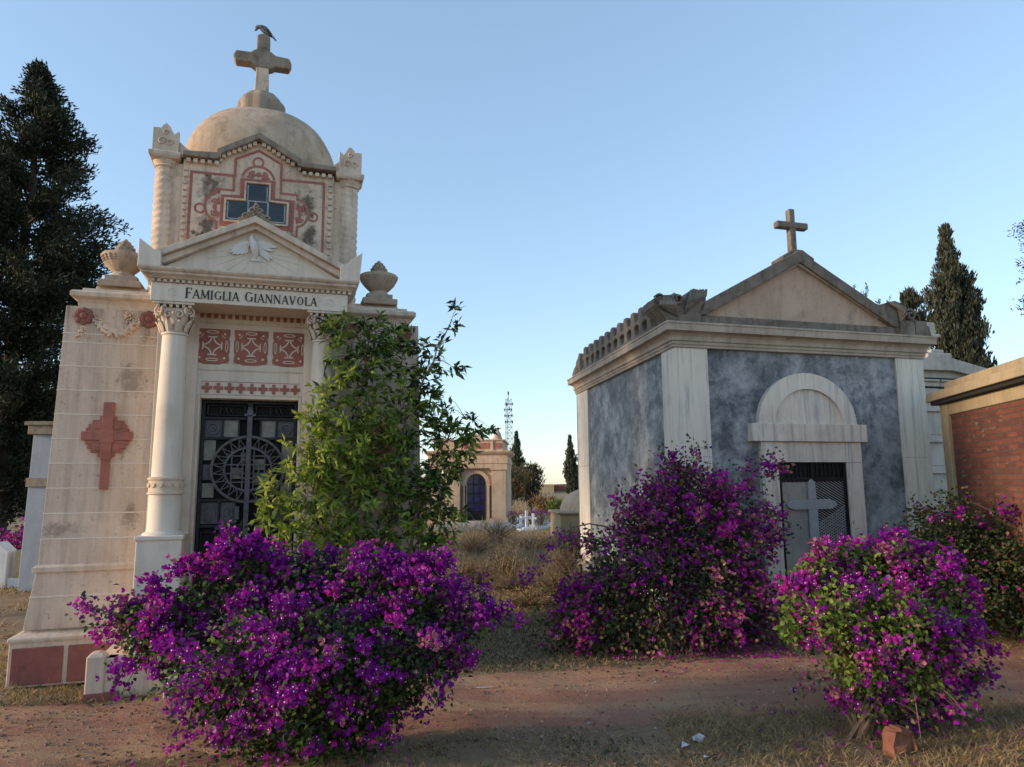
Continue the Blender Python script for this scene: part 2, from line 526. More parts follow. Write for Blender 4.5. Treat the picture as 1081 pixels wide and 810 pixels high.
for sx in (-1, 1):
    b = MB()
    # coved neck, cornice and stepped top over each wing
    xa, xb = (-1.48, -.72) if sx < 0 else (.72, 1.48)
    b.ringstack(xa, xb, .10, 1.55, [(0, 3.19), (.004, 3.235), (.02, 3.265), (.045, 3.28), (.06, 3.29), (.06, 3.325), (.05, 3.338), (.035, 3.345), (-.015, 3.35), (-.02, 3.38), (-.1, 3.384), (-.105, 3.425)])
    b.build('wing_cornice', 'cream_trim', LT, .004)
    b = MB()
    # carved garland between two rosettes
    x0, x1 = (-1.36, -.96) if sx < 0 else (.96, 1.36)
    for i in range(64):
        t = i / 63
        x = x0 + (x1 - x0) * t; z = 3.12 - .15 * math.sin(PI * t)
        r = .018 + .022 * math.sin(PI * t)
        for q in range(3):
            cx, cz = x + random.uniform(-.018, .018), z + random.uniform(-.03, .03)
            b.tube([(cx, .10, cz), (cx, .10 - r, cz + .004)], [r * .7, r * .3], 5)
    for q in range(26):
        cx = x0 + (x1 - x0) * (.62 + .22 * random.random()); cz = 3.11 + random.uniform(-.05, .06)
        b.tube([(cx, .10, cz), (cx + .01, .075, cz)], [.014, .006], 5)
    for k, xx in enumerate((-1.43, -.905) if sx < 0 else (1.43, .905)):
        for q in range(22):
            cz = random.uniform(2.92, 3.02); w = .055 * (3.04 - cz) / .12
            cx = xx + random.uniform(-w, w)
            b.tube([(cx, .10, cz), (cx, .078, cz - .006)], [.011, .004], 5)
    b.build('carved_garland', 'cream_trim', LT)
    for xx in ((-1.43, -.905) if sx < 0 else (1.43, .905)):
        b = MB()
        for k in range(8):
            a = k * PI / 4
            cx, cz = xx + .05 * math.cos(a), 3.115 + .05 * math.sin(a)
            b.lathe(0, 0, [(.033, 0), (.03, .022), (.012, .03)], 8)
            m = len(b.v) - 24
            for q in range(m, len(b.v)):
                px, py, pz = b.v[q]; b.v[q] = (cx + px, .098 - pz, cz + py)
        b.lathe(0, 0, [(.03, 0), (.028, .034), (.01, .042)], 10)
        for q in range(len(b.v) - 30, len(b.v)):
            px, py, pz = b.v[q]; b.v[q] = (xx + px, .098 - pz, 3.115 + py)
        b.build('rosette', 'pinkdark', LT)
    # emblem cross over a disc on the wing
    ex = -1.172 if sx < 0 else 1.172
    b = MB()
    for k in range(-5, 5):
        za, zb_ = k * .0355, (k + 1) * .0355
        zm = max(abs(za), abs(zb_)) - .012
        hw_ = math.sqrt(max(.0, .178 ** 2 - zm ** 2))
        b.box(ex - hw_, ex + hw_, .058 + .001 * (k % 2), .1, 2.045 + za, 2.045 + zb_)
    b.box(ex - .042, ex + .042, .045, .1, 1.86, 2.345); b.box(ex - .2, ex + .2, .047, .1, 2.01, 2.085)
    b.box(ex - .052, ex + .052, .04, .1, 1.985, 2.105)
    b.box(ex - .034, ex + .034, .05, .1, 1.585, 1.87); b.box(ex - .04, ex + .04, .042, .1, 1.84, 1.87)
    for s1_ in (-1, 1):
        for s2_ in (-1, 1):
            b.box(ex + s1_ * .075 - .03, ex + s1_ * .075 + .03, .052, .1, 2.045 + s2_ * .095 - .03, 2.045 + s2_ * .095 + .03)
    b.build('red_cross_emblem', 'pink', LT, .003)
    # stepped urn pedestal and urn
    ux = -1.18 if sx < 0 else 1.19
    b = MB()
    b.box(ux - .175, ux + .175, .13, .48, 3.42, 3.48)
    b.box(ux - .13, ux + .13, .17, .44, 3.478, 3.535)
    b.build('urn_pedestal', 'urn', LT, .006)
    flat = lambda a, z: 1 + (.055 if abs(((a + PI / 8) % (PI / 2)) - PI / 8) < .2 else 0)
    b = MB()
    b.lathe(ux, .305, [(.125, 3.533), (.12, 3.55), (.088, 3.575), (.085, 3.585), (.112, 3.61), (.152, 3.655), (.18, 3.71), (.19, 3.738), (.19, 3.757), (.165, 3.765), (.13, 3.775), (.105, 3.787)], 48, wob=flat)
    u_ = b.build('urn', 'urn', LT, 0, 40)
    b = MB()
    for k in range(24):
        a = 2 * PI * k / 24
        if abs(((a + PI / 8) % (PI / 2)) - PI / 8) > .25:
            for zz_, rr_ in ((3.725, .187), (3.705, .178), (3.688, .168)):
                b.lathe(ux + rr_ * math.cos(a), .305 + rr_ * math.sin(a), [(.011, zz_ - .008), (.013, zz_), (.008, zz_ + .01)], 6)
    b.build('beaded_band', 'urn', u_)
    b = MB()
    b.lathe(ux, .305, [(.085, 3.783), (.088, 3.80), (.08, 3.815), (.082, 3.83), (.062, 3.845), (.064, 3.86), (.044, 3.875), (.045, 3.888), (.024, 3.90), (.012, 3.92)], 28, wob=lambda a, z: 1 + .14 * math.sin(a * 8 + z * 150))
    b.build('urn_finial', 'lichen', u_, 0, 50)

# --- central bay, door surround
b = MB()
b.box(-.80, -.425, -.03, .5, .45, 3.20); b.box(.425, .80, -.03, .5, .45, 3.20)
b.box(-.425, .425, -.03, .5, 2.395, 3.20)
b.box(-.80, .80, .0, .5, 0, .52)
b.build('bay_wall', 'smooth', LT, .004)
b = MB()
b.ribbon([(-.535, 2.655), (-.535, 3.09), (.515, 3.09), (.515, 2.655)], .012, -.036, -.03, True)
b.ribbon([(-.445, .55), (-.445, 2.43), (.445, 2.43), (.445, .55)], .008, -.036, -.03)
b.build('panel_moulding', 'cream_trim', LT)
b = MB()
for k in range(18):
    x = -.525 + k * .0605
    b.box(x, x + .034, -.042, -.028, 3.135, 3.185)
b.box(-.53, .53, -.039, -.028, 3.183, 3.196)
b.build('red_dentil_band', 'pink', LT)
b = MB()
for k in range(9):
    x = -.375 + k * .096; z = 2.49
    b.box(x - .014, x + .014, -.0385, -.028, z - .045, z + .045); b.box(x - .042, x + .042, -.0375, -.028, z - .016, z + .016)
b.box(-.42, .43, -.034, -.028, 2.546, 2.55)
b.build('red_cross_row', 'pink', LT)
for px in (-.346, -.012, .325):
    cz, h = 2.877, .158
    b = MB()
    b.prism([(px - .148, cz + h), (px + .148, cz + h), (px + .148, cz + .1), (px + .138, cz + .08), (px + .148, cz + .05), (px + .148, cz - .05), (px + .138, cz - .08), (px + .148, cz - .11), (px + .148, cz - h), (px + .1, cz - h), (px + .06, cz - h - .012), (px - .06, cz - h - .012), (px - .1, cz - h), (px - .148, cz - h), (px - .148, cz - .11), (px - .138, cz - .08), (px - .148, cz - .05), (px - .148, cz + .05), (px - .138, cz + .08), (px - .148, cz + .1)], -.037, -.028)
    pn = b.build('ornament_panel', 'pink', LT)
    b = MB()
    y0, y1 = -.0405, -.036
    for k in range(4):
        a = 90 * k + 45
        ox, oz = px + .126 * math.cos(R(a)), cz + .126 * math.sin(R(a))
        b.ribbon(arc(ox, oz, .082, .082, a + 180 - 40, a + 180 + 40, 10), .012, y0 - .0002 * k, y1)
    for s_ in (-1, 1):
        b.box(px - .038, px + .038, y0, y1, cz + s_ * .083 - .006, cz + s_ * .083 + .006)
        b.box(px + s_ * .08 - .005, px + s_ * .08 + .005, y0, y1, cz - .036, cz + .036)
        b.ribbon(arc(px, cz + s_ * .128, .05, .012, 0, 360, 16)[:-1], .007, y0, y1, True)
        b.ribbon(arc(px + s_ * .122, cz, .010, .05, 0, 360, 16)[:-1], .006, y0, y1, True)
        for t_ in (-1, 1):
            b.prism(arc(px + s_ * .105, cz + t_ * .112, .011, .011, 0, 360, 8)[:-1], y0, y1)
            b.ribbon(arc(px + s_ * .118, cz + t_ * .118, .04, .04, 200 if s_ * t_ > 0 else 290, 260 if s_ * t_ > 0 else 350, 6), .006, y0 + .001, y1)
    b.build('cream_tracery', 'smooth', pn)

# --- door of two iron leaves
door = MB().box(-.424, .424, .16, .20, .53, 2.394).build('iron_door', 'void', LT)
b = MB()
for x in (-.405, .405, -.012, .012):
    b.box(x - .014, x + .014, .095, .16, .53, 2.385)
for z in (.56, 1.245, 1.475, 2.04, 2.225, 2.375):
    b.box(-.41, .41, .1, .155, z - .012, z + .012)
for s_ in (-1, 1):
    for x in (.235, .095):
        b.box(s_ * x - .008, s_ * x + .008, .105, .15, 1.25, 1.47); b.box(s_ * x - .008, s_ * x + .008, .105, .15, 2.045, 2.22)
    b.box(s_ * .26 - .008, s_ * .26 + .008, .105, .15, .56, 1.24)
    b.ribbon([(s_ * .09, .70), (s_ * .24, .70), (s_ * .24, 1.16), (s_ * .09, 1.16)], .012, .115, .14, True)
    b.ribbon([(s_ * .28, .66), (s_ * .38, .66), (s_ * .38, 1.19), (s_ * .28, 1.19)], .010, .115, .14, True)
    b.ribbon(arc(s_ * .165, .93, .05, .12, 0, 360, 18)[:-1], .012, .112, .14, True)
    b.ribbon([(s_ * .165, .72), (s_ * .165, 1.14)], .014, .11, .14)
    b.ribbon([(s_ * .05, 2.255), (s_ * .37, 2.255), (s_ * .37, 2.345), (s_ * .05, 2.345)], .010, .112, .14, True)
b.build('door_frame', 'iron', door, .002)
b = MB()
for r, w in ((.315, .022), (.205, .018), (.095, .012)):
    b.ribbon(arc(0, 1.757, r, r * .95, 0, 360, 40)[:-1], w, .075, .1, True)
for k in range(22):
    a0 = 360 * k / 22; a1 = 360 * (k + .5) / 22; a2 = 360 * (k + 1) / 22
    p = lambda r, a: (r * math.cos(R(a)), 1.757 + r * .95 * math.sin(R(a)))
    b.ribbon([p(.205, a0), p(.31, a1), p(.205, a2)], .008, .08, .095)
    b.ribbon([p(.215, a1), p(.25, a1 + 4), p(.29, a1)], .006, .082, .094)
for q in (-.12, -.04, .04, .12):
    b.ribbon([(-.19, 1.757 + q), (.19, 1.757 + q)], .012, .084, .098)
    b.ribbon([(q * 1.2, 1.58), (q * 1.2, 1.935)], .012, .086, .1)
b.build('wheel_grille', 'steel', door)
b = MB()
b.box(-.022, .022, .06, .097, .56, 2.33); b.lathe(0, 0, [(.03, 0), (.03, .02)], 10)
for q in range(len(b.v) - 20, len(b.v)):
    px, py, pz = b.v[q]; b.v[q] = (px, .06 - pz, 2.28 + py)
b.box(-.05, .05, .055, .075, 2.245, 2.27); b.box(-.10, -.06, .085, .11, 1.30, 1.42)
b.build('meeting_stile', 'steel', door, .003)
panes = []
for s_ in (-1, 1):
    for x0, x1, z0, z1 in ((.10, .235, 2.055, 2.21), (.29, .39, 1.84, 2.025), (.29, .39, 1.50, 1.63)):
        panes.append((min(s_ * x0, s_ * x1), max(s_ * x0, s_ * x1), z0, z1))
for (x, z, w, h) in ((.09, 1.80, .05, .05), (-.09, 1.72, .05, .05), (.1, 1.66, .06, .05), (-.03, 1.86, .04, .05)):
    panes.append((x - w, x + w, z - h, z + h))
for k, (x0, x1, z0, z1) in enumerate(panes):
    MB().box(x0, x1, .13 + .0007 * k, .158, z0, z1).build('glass_pane', 'doorglass', door)
for s_ in (-1, 1):
    for x0, x1, z0, z1 in ((.245, .395, 2.055, 2.21), (.245, .395, 1.265, 1.455), (.10, .225, 1.265, 1.455), (.31, .395, 1.66, 1.80)):
        b = MB()
        b.box(min(s_ * x0, s_ * x1), max(s_ * x0, s_ * x1), .135, .158, z0, z1)
        cx, cz = s_ * (x0 + x1) / 2, (z0 + z1) / 2
        b.ribbon(arc(cx, cz, (x1 - x0) * .32, (z1 - z0) * .32, 0, 360, 14)[:-1], .014, .118, .1355, True)
        b.ribbon(arc(cx, cz, (x1 - x0) * .12, (z1 - z0) * .12, 0, 360, 8)[:-1], .012, .12, .1356, True)
        b.build('ornament_square', 'steel', door)
MB().box(-.424, .424, -.02, .35, .475, .533).build('door_sill', 'cream_trim', LT, .006)


# --- serif capitals
def letters(mb, text, x0, z0, width, h, y0, y1, caps=1.18):
    TH, TN = .15, .065
    G = {}
    def st(x, z, X, Z, w): return ('l', [(x, z), (X, Z)], w)
    def sf(x, z, w=.26): return ('l', [(x - w / 2, z), (x + w / 2, z)], .045)
    G['F'] = (.62, [st(.16, 0, .16, 1, TH), st(.16, .97, .6, .97, TN), st(.2, .52, .46, .52, TN), st(.59, .98, .59, .80, .05), st(.46, .62, .46, .42, .045), sf(.16, .022)])
    G['A'] = (.82, [st(.10, .02, .41, 1, TN), st(.72, .02, .41, 1, TH), st(.2, .36, .6, .36, TN), sf(.10, .022, .22), sf(.73, .022, .26)])
    G['M'] = (1.0, [st(.12, 0, .17, 1, TN), st(.17, 1, .5, .08, TH), st(.5, .08, .82, 1, TN), st(.84, 1, .88, 0, TH), sf(.12, .022, .22), sf(.88, .022, .26), sf(.14, .98, .2), sf(.86, .98, .22)])
    G['I'] = (.34, [st(.17, 0, .17, 1, TH), sf(.17, .022), sf(.17, .978)])
    G['L'] = (.60, [st(.16, 0, .16, 1, TH), st(.16, .03, .57, .03, TN), st(.56, .02, .56, .2, .05), sf(.16, .978)])
    G['N'] = (.88, [st(.14, 0, .14, 1, TN), st(.14, 1, .74, .02, TH), st(.74, 0, .74, 1, TN), sf(.14, .022, .22), sf(.74, .978, .22), sf(.1, .978, .18)])
    G['V'] = (.80, [st(.10, .98, .4, .02, TH), st(.4, .02, .70, .98, TN), sf(.10, .978, .26), sf(.70, .978, .22)])
    G['O'] = (.88, [('r', (.44, .5, .36, .47), 0, 360, TH)])
    G['G'] = (.86, [('r', (.44, .5, .36, .47), 48, 318, TH), st(.73, .05, .73, .44, .12), sf(.71, .44, .26), st(.69, .80, .69, .94, .05)])
    G[' '] = (.42, [])
    G['P'] = (.62, [st(.16, 0, .16, 1, TH), ('r', (.2, .72, .3, .25), -90, 90, TN), sf(.16, .022), st(.16, .97, .25, .97, TN), st(.16, .47, .25, .47, TN)])
    G['X'] = (.78, [st(.1, 1, .68, 0, TH), st(.1, 0, .68, 1, TN)])
    sc = [caps if (i == 0 or text[i - 1] == ' ') else 1.0 for i in range(len(text))]
    tot = sum(G[c][0] * s_ + .06 for c, s_ in zip(text, sc)) - .06
    k = width / tot
    x = x0; n = 0
    for c, s_ in zip(text, sc):
        w, strokes = G[c]
        ax, az = k * s_, h * s_
        for q in strokes:
            n += 1; e = .00004 * (n % 40)
            if q[0] == 'l':
                mb.ribbon([(x + p[0] * ax, z0 + p[1] * az) for p in q[1]], q[2] * h * s_, y0 - e, y1)
            else:
                cx, cz, rx, rz = q[1]
                m = 22
                o, i2 = [], []
                for j in range(m + 1):
                    a = R(q[2] + (q[3] - q[2]) * j / m)
                    t = (.04 + (q[4] - .04) * abs(math.cos(a)))
                    o.append((x + (cx + rx * math.cos(a)) * ax, z0 + (cz + rz * math.sin(a)) * az))
                    i2.append((x + (cx + (rx - t * h / k) * math.cos(a)) * ax, z0 + (cz + (rz - .05) * math.sin(a)) * az))
                for j in range(m):
                    mb.prism([o[j], o[j + 1], i2[j + 1], i2[j]], y0 - e, y1)
        x += (w + .06) * ax if s_ == 1 else w * ax + .06 * k


for xs in (-.36, .08):
    b = MB(); letters(b, 'PAX', xs + .09, 2.27, .12, .06, .118, .14, 1.0)
    b.build('relief_lettering', 'iron', door)

# --- columns
for cx in (-.63, .63):
    b = MB()
    b.ringstack(cx - .17, cx + .17, -.47, -.06, [(.03, 0), (.03, .12), (.01, .14), (.0, .16), (0, 1.165), (.012, 1.175), (.012, 1.205)])
    b.build('column_pedestal', 'smooth', LT, .006)
    cy = -.265
    b = MB()
    b.lathe(cx, cy, [(.165, 1.204), (.165, 1.215), (.155, 1.225), (.135, 1.232), (.13, 1.26), (.128, 1.52), (.127, 1.54), (.12, 1.7), (.112, 2.3), (.1, 2.90), (.112, 2.905), (.112, 2.92), (.1, 2.93)], 36)
    col = b.build('column', 'smooth', LT, 0, 40)
    b = MB()
    b.lathe(cx, cy, [(.128, 1.535), (.145, 1.54), (.146, 1.555), (.136, 1.56), (.136, 1.655), (.146, 1.66), (.145, 1.678), (.125, 1.684)], 36)
    for k in range(14):
        a = 2 * PI * k / 14
        d = Vector((math.cos(a), math.sin(a), 0)); s_ = Vector((-d.y, d.x, 0))
        c = Vector((cx, cy, 1.63)) + d * .137
        v = [c + s_ * .026 * math.cos(t) + Vector((0, 0, -.035 * abs(math.sin(t)))) + d * .009 for t in [PI * j / 8 for j in range(9)]]
        b.add([tuple(p) for p in v] + [tuple(p - d * .012) for p in v], [tuple(range(9))] + [(j, j + 1, j + 10, j + 9) for j in range(8)] + [(8, 0, 9, 17)])
    b.build('column_ring', 'cream_trim', col, 0, 40)
    b = MB()
    b.lathe(cx, cy, [(.1, 2.915), (.108, 2.96), (.112, 3.02), (.125, 3.08), (.14, 3.115)], 24)
    for row, (z0, z1, r0, r1, n, off) in enumerate([(2.925, 3.02, .112, .150, 10, 0), (2.98, 3.085, .118, .165, 10, .5)]):
        for k in range(n):
            a = 2 * PI * (k + off) / n
            d = Vector((math.cos(a), math.sin(a), 0)); s_ = Vector((-d.y, d.x, 0)); o_ = Vector((cx, cy, 0))
            P_ = []
            for t, w, rr in ((0, .022, r0), (.4, .03, r0 + .012), (.75, .026, r0 + .028), (.95, .014, r1), (1.0, .008, r1 + .004), (.88, .006, r1 + .006)):
                c = o_ + d * rr + Vector((0, 0, z0 + (z1 - z0) * t))
                P_ += [c - s_ * w, c + d * .010, c + s_ * w]
            f = []
            for j in range(5):
                f += [(j * 3, j * 3 + 1, j * 3 + 4, j * 3 + 3), (j * 3 + 1, j * 3 + 2, j * 3 + 5, j * 3 + 4)]
            b.add([tuple(p) for p in P_], f)
    for k in range(4):
        a = PI / 4 + k * PI / 2
        for sgn in (-1, 1):
            pts, rad = [], []
            for j in range(18):
                t = j / 17
                ang = -PI / 2 + t * 2.7 * PI; rr = .042 * (1 - .75 * t)
                d = Vector((math.cos(a), math.sin(a), 0)); s_ = Vector((-d.y, d.x, 0))
                c = Vector((cx, cy, 3.105)) + d * .158 - s_ * sgn * .012
                # volute curling in the vertical plane at the corner
                q = c + (d * .4 - s_ * sgn * .9).normalized() * (rr * math.cos(ang)) + Vector((0, 0, rr * math.sin(ang)))
                pts.append(q); rad.append(.011 * (1 - .5 * t))
            b.tube(pts, rad, 6)
    for k in range(4):
        a = k * PI / 2
        d = Vector((math.cos(a), math.sin(a), 0)); s_ = Vector((-d.y, d.x, 0))
        for sgn in (-1, 1):
            pts = []
            for j in range(16):
                t = j / 15; ang = PI * .9 - t * 2.4 * PI; rr = .036 * (1 - .7 * t)
                pts.append(Vector((cx, cy, 3.07)) + d * .145 + s_ * sgn * (.045 + rr * math.cos(ang)) + Vector((0, 0, rr * math.sin(ang))))
            b.tube(pts, .009, 5)
    b.build('capital', 'cream_trim', col, 0, 35)
    b = MB()
    b.box(cx - .125, cx + .125, cy - .125, cy + .125, 3.105, 3.13)
    for k in range(6):
        for (ax, ay) in ((1, 0), (0, 1)):
            q = -.125 + k * .05
            if ax: b.box(cx + q - .012, cx + q + .012, cy - .15, cy + .15, 3.128, 3.155)
    b.box(cx - .16, cx + .16, cy - .16, cy + .16, 3.154, 3.174)
    b.build('abacus', 'cream_trim', col, .003)
    b = MB().box(cx - .17, cx + .17, -.07, .02, .45, 3.19)
    b.build('pilaster', 'smooth', LT, .004)

# --- entablature, pediment
b = MB()
b.box(-.815, .822, -.43, .12, 3.176, 3.335)
b.build('inscription_board', 'smooth', LT, .004)
b = MB(); letters(b, 'FAMIGLIA GIANNAVOLA', -.548, 3.212, 1.10, .078, -.4345, -.429)
ins = b.build('carved_inscription', 'black', LT, label='black Roman capitals reading FAMIGLIA GIANNAVOLA')
for x in (-.65, .665):
    b = MB()
    b.ribbon(arc(x, 3.26, .036, .036, 0, 360, 16)[:-1], .008, -.435, -.43, True)
    b.ribbon(arc(x, 3.26, .018, .018, 0, 360, 12)[:-1], .006, -.435, -.43, True)
    b.build('faint_roundel', 'white_relief', LT)
b = MB()
for k in range(35):
    x = -.815 + k * .0482
    b.box(x, x + .027, -.452, -.41, 3.338, 3.362)
for k in range(11):
    y = -.40 + k * .0482
    for s_ in (-1, 1):
        b.box(s_ * .825 - .02, s_ * .825 + .02, y, y + .027, 3.338, 3.362)
b.box(-.80, .807, -.42, .12, 3.333, 3.364)
b.build('dentil_course', 'cream_trim', LT)
b = MB()
b.ringstack(-.83, .835, -.44, .15, [(.0, 3.362), (.02, 3.367), (.03, 3.38), (.05, 3.392), (.06, 3.40), (.06, 3.415), (.075, 3.425), (.085, 3.44), (.085, 3.455), (.04, 3.458)])
b.build('main_cornice', 'cream_trim', LT, .003)
b = MB()
b.prism([(-.78, 3.46), (.79, 3.46), (0.0, 3.90)], -.395, .1)
b.build('tympanum', 'smooth', LT)
b = MB()
cr, hw = 3.985, .80
lo = 3.585
b.prism([(-hw, lo), (0, cr), (hw + .01, lo), (hw + .01, lo - .055), (0, cr - .06), (-hw, lo - .055)], -.50, .1)
b.prism([(-hw + .02, lo - .05), (0, cr - .058), (hw - .01, lo - .05), (hw - .06, lo - .085), (0, cr - .105), (-hw + .07, lo - .085)], -.455, .1)
b.build('raking_cornice', 'cream_trim', LT, .004)
b = MB()
b.prism([(-.915, 3.456), (-.915, 3.69), (-.87, 3.655), (-.80, 3.60), (-.74, 3.585), (-.74, 3.456)], -.515, -.30)
b.build('corner_acroterion', 'smooth', LT, .005)
b = MB()
b.prism([(.92, 3.456), (.94, 3.725), (.87, 3.675), (.80, 3.605), (.745, 3.585), (.745, 3.456)], -.515, -.30)
b.build('corner_acroterion', 'smooth', LT, .005)
b = MB()
b.prism([(-.14, 3.92), (-.15, 3.97), (-.115, 3.985), (-.10, 4.02), (-.055, 4.03), (-.05, 4.075), (-.022, 4.09), (-.005, 4.15), (.012, 4.09), (.042, 4.07), (.055, 4.03), (.1, 4.01), (.115, 3.965), (.155, 3.95), (.16, 3.91), (0, 3.975)], -.46, -.36)
for (x, z, r) in ((-.09, 3.985, .03), (.095, 3.975, .03), (-.035, 4.04, .028), (.03, 4.04, .028), (0, 4.08, .022), (0, 4.0, .03)):
    pts = [(x + r * (1 - t * .6) * math.cos(7 * t), -.468, z + r * (1 - t * .6) * math.sin(7 * t)) for t in [j / 14 for j in range(15)]]
    b.tube(pts, .008, 5)
b.build('apex_acroterion', 'lichen', LT, .004)
# dove in relief: body and two feathered wings
b = MB()
b.tube([(-.028, -.41, 3.835), (-.032, -.425, 3.80), (-.015, -.43, 3.755), (.0, -.43, 3.70), (.01, -.42, 3.655), (.015, -.41, 3.62)], [.008, .02, .032, .036, .024, .008], 10)
b.tube([(-.028, -.415, 3.81), (-.06, -.418, 3.80)], [.012, .002], 6)
def feather(o_, t_, w_, y_):
    o_, t_ = Vector(o_), Vector(t_); d = t_ - o_; n_ = Vector((-d.y, d.x)).normalized() * w_
    b.prism([tuple(o_ + n_ * .5), tuple(o_ + d * .6 + n_), tuple(o_ + d * .92 + n_ * .5), tuple(t_), tuple(o_ + d * .92 - n_ * .5), tuple(o_ + d * .6 - n_), tuple(o_ - n_ * .5)], y_, -.39)
for k, tip in enumerate([(-.15, 3.735), (-.185, 3.71), (-.205, 3.685), (-.216, 3.655), (-.19, 3.64), (-.155, 3.64), (-.115, 3.645), (-.08, 3.655)]):
    feather((-.03 - .004 * k, 3.765 - .006 * k), tip, .017, -.4225 + .0018 * k)
for k, tip in enumerate([(.10, 3.77), (.15, 3.76), (.19, 3.74), (.16, 3.70), (.155, 3.625), (.135, 3.605), (.105, 3.62), (.075, 3.64)]):
    feather((.012 + .003 * k, 3.76 - .007 * k), tip, .016, -.4215 + .0018 * k)
for k in range(4):
    b.prism([(.0, 3.66), (-.03 + .03 * k, 3.60), (-.005 + .03 * k, 3.592), (.02, 3.66)], -.411 + .002 * k, -.39)
b.build('dove_relief', 'white_relief', LT, 0, 40)
b = MB()   # rays below the dove
for k in range(11):
    a = R(188 + k * 16.5)
    p0 = Vector((0, 3.69)); d = Vector((math.cos(a), math.sin(a) * .55))
    L_ = min(.42, (.19 / max(.06, abs(d.y))) if abs(d.y) > .01 else .42)
    b.ribbon([tuple(p0 + d * .09), tuple(p0 + d * L_)], .012, -.3985, -.394)
b.build('ray_relief', 'smooth', LT)

# --- upper tower
b = MB()
b.box(-.86, .86, .12, 1.95, 3.3, 4.66)
b.box(-.695, .70, .085, .2, 3.3, 4.70)
b.prism([(-.385, 4.69), (-.385, 4.74), (-.02, 4.955), (.37, 4.74), (.37, 4.69)], .085, .6)
b.build('tower_wall', 'tower', LT, .006)
b = MB()
zl = 4.705
b.prism([(-.70, zl), (-.70, zl + .045), (-.40, zl + .065), (-.40, 4.805), (-.025, 5.03), (.385, 4.805), (.385, zl + .075), (.715, zl + .065), (.715, zl + .02), (.43, zl + .02), (.345, 4.735), (.345, 4.765), (-.025, 4.965), (-.36, 4.765), (-.36, 4.72), (-.43, zl)], .01, .25)
b.build('gable_cornice', 'lichen', LT, .006)
b = MB()
for k in range(5):
    x = -.665 + k * .062
    b.box(x, x + .036, .04, .1, 4.66, 4.695); b.box(-x - .036 + .01, -x + .01, .04, .1, 4.66, 4.695)
for k in range(7):
    t = (k + .5) / 7
    for s_ in (-1, 1):
        x = -.02 + s_ * (.02 + .32 * t); z = 4.935 - .19 * t
        b.box(x - .018, x + .018, .04, .1, z - .018, z + .018)
for k in range(13):
    z = 3.80 + k * .065
    for s_ in (-1, 1):
        b.box(s_ * .665 - .018, s_ * .665 + .018, .06, .1, z, z + .036)
for z in (4.66,):
    for s_ in (-1, 1):
        b.box(s_ * .362 - .012, s_ * .362 + .012, .045, .1, 4.70, 4.73)
b.build('tower_dentils', 'tower', LT)
for s_ in (-1, 1):
    cx = s_ * .855
    b = MB()
    nz = 60
    prof = [(.088, 3.3 + 1.30 * k / nz) for k in range(nz + 1)]
    b.lathe(cx, .17, prof, 30, wob=lambda a, z, s_=s_: 1 + .085 * math.cos(3 * (a + s_ * z * 31)))
    b.lathe(cx, .17, [(.09, 4.595), (.105, 4.61), (.095, 4.625), (.11, 4.65), (.118, 4.675)], 24)
    b.build('twisted_colonnette', 'cream_trim', LT, 0, 60)
    for yb in (.17,):
        b = MB()
        z0 = 4.672
        b.ringstack(cx - .125, cx + .125, .045, .295, [(0, z0), (.012, z0 + .02), (.016, z0 + .055), (-.005, z0 + .07)])
        top = [(-.12, 0), (-.12, .23), (-.07, .19), (-.03, .265), (0.0, .285), (.035, .255), (.075, .18), (.12, .215), (.12, 0)]
        zz = z0 + .065
        b.prism([(cx + x * .93, zz + z) for x, z in top], .06, .12)
        # the same crest turned to the flank
        n0 = len(b.v)
        b.prism([(.17 + x * .93, zz + z) for x, z in top], 0, .06)
        for q in range(n0, len(b.v)):
            x, y, z = b.v[q]
            b.v[q] = (cx + s_ * (.112 - y), x, z)
        b.box(cx - .09, cx + .09, .1, .26, zz - .02, zz + .15)
        # sloping shoulder towards the dome
        b.prism([(cx - s_ * .08, zz - .01), (cx - s_ * .08, zz + .17), (cx - s_ * .16, zz + .10), (cx - s_ * .22, zz + .06), (cx - s_ * .22, zz - .01)], .13, .24)
        for j, (x, z, r) in enumerate(((-.03, .10, .04), (.04, .09, .035), (0, .19, .028))):
            pts = [(cx + x + r * (1 - t * .7) * math.cos(8 * t), .055, zz + z + r * (1 - t * .7) * math.sin(8 * t)) for t in [i / 14 for i in range(15)]]
            b.tube(pts, .008, 5)
        b.build('corner_crest', 'cream_trim', LT, .004)

# --- painted red frames on the tower front
Y0, Y1 = .0815, .086
b = MB()
b.ribbon([(-.622, 3.70), (-.618, 4.575), (-.235, 4.582), (-.232, 4.755), (-.022, 4.868), (.192, 4.755), (.190, 4.596), (.602, 4.606), (.605, 3.70)], .024, Y0, Y1)
b.build('painted_outer_frame', 'pink', LT)
b = MB()
b.ribbon([(-.242, 4.574), (-.238, 4.432), (-.387, 4.432), (-.389, 4.40)] + arc(-.385, 4.255, .10, .14, 100, 260, 12) + [(-.377, 4.10), (-.374, 4.0), (-.228, 4.0)], .02, Y0 - .0006, Y1)
b.ribbon([(.192, 4.59), (.194, 4.455), (.349, 4.455), (.351, 4.41)] + arc(.352, 4.27, .105, .14, 80, -80, 12) + [(.358, 4.13), (.354, 4.03), (.317, 4.006)], .02, Y0 - .0009, Y1)
b.ribbon(arc(-.02, 4.555, .15, .15, 168, 12, 14), .02, Y0 - .0012, Y1)
for x, z, r in ((-.529, 4.222, .044), (.504, 4.245, .044), (-.025, 4.747, .046)):
    b.ribbon(arc(x, z, r, r, 0, 360, 20)[:-1], .016, Y0 - .0015, Y1, True)
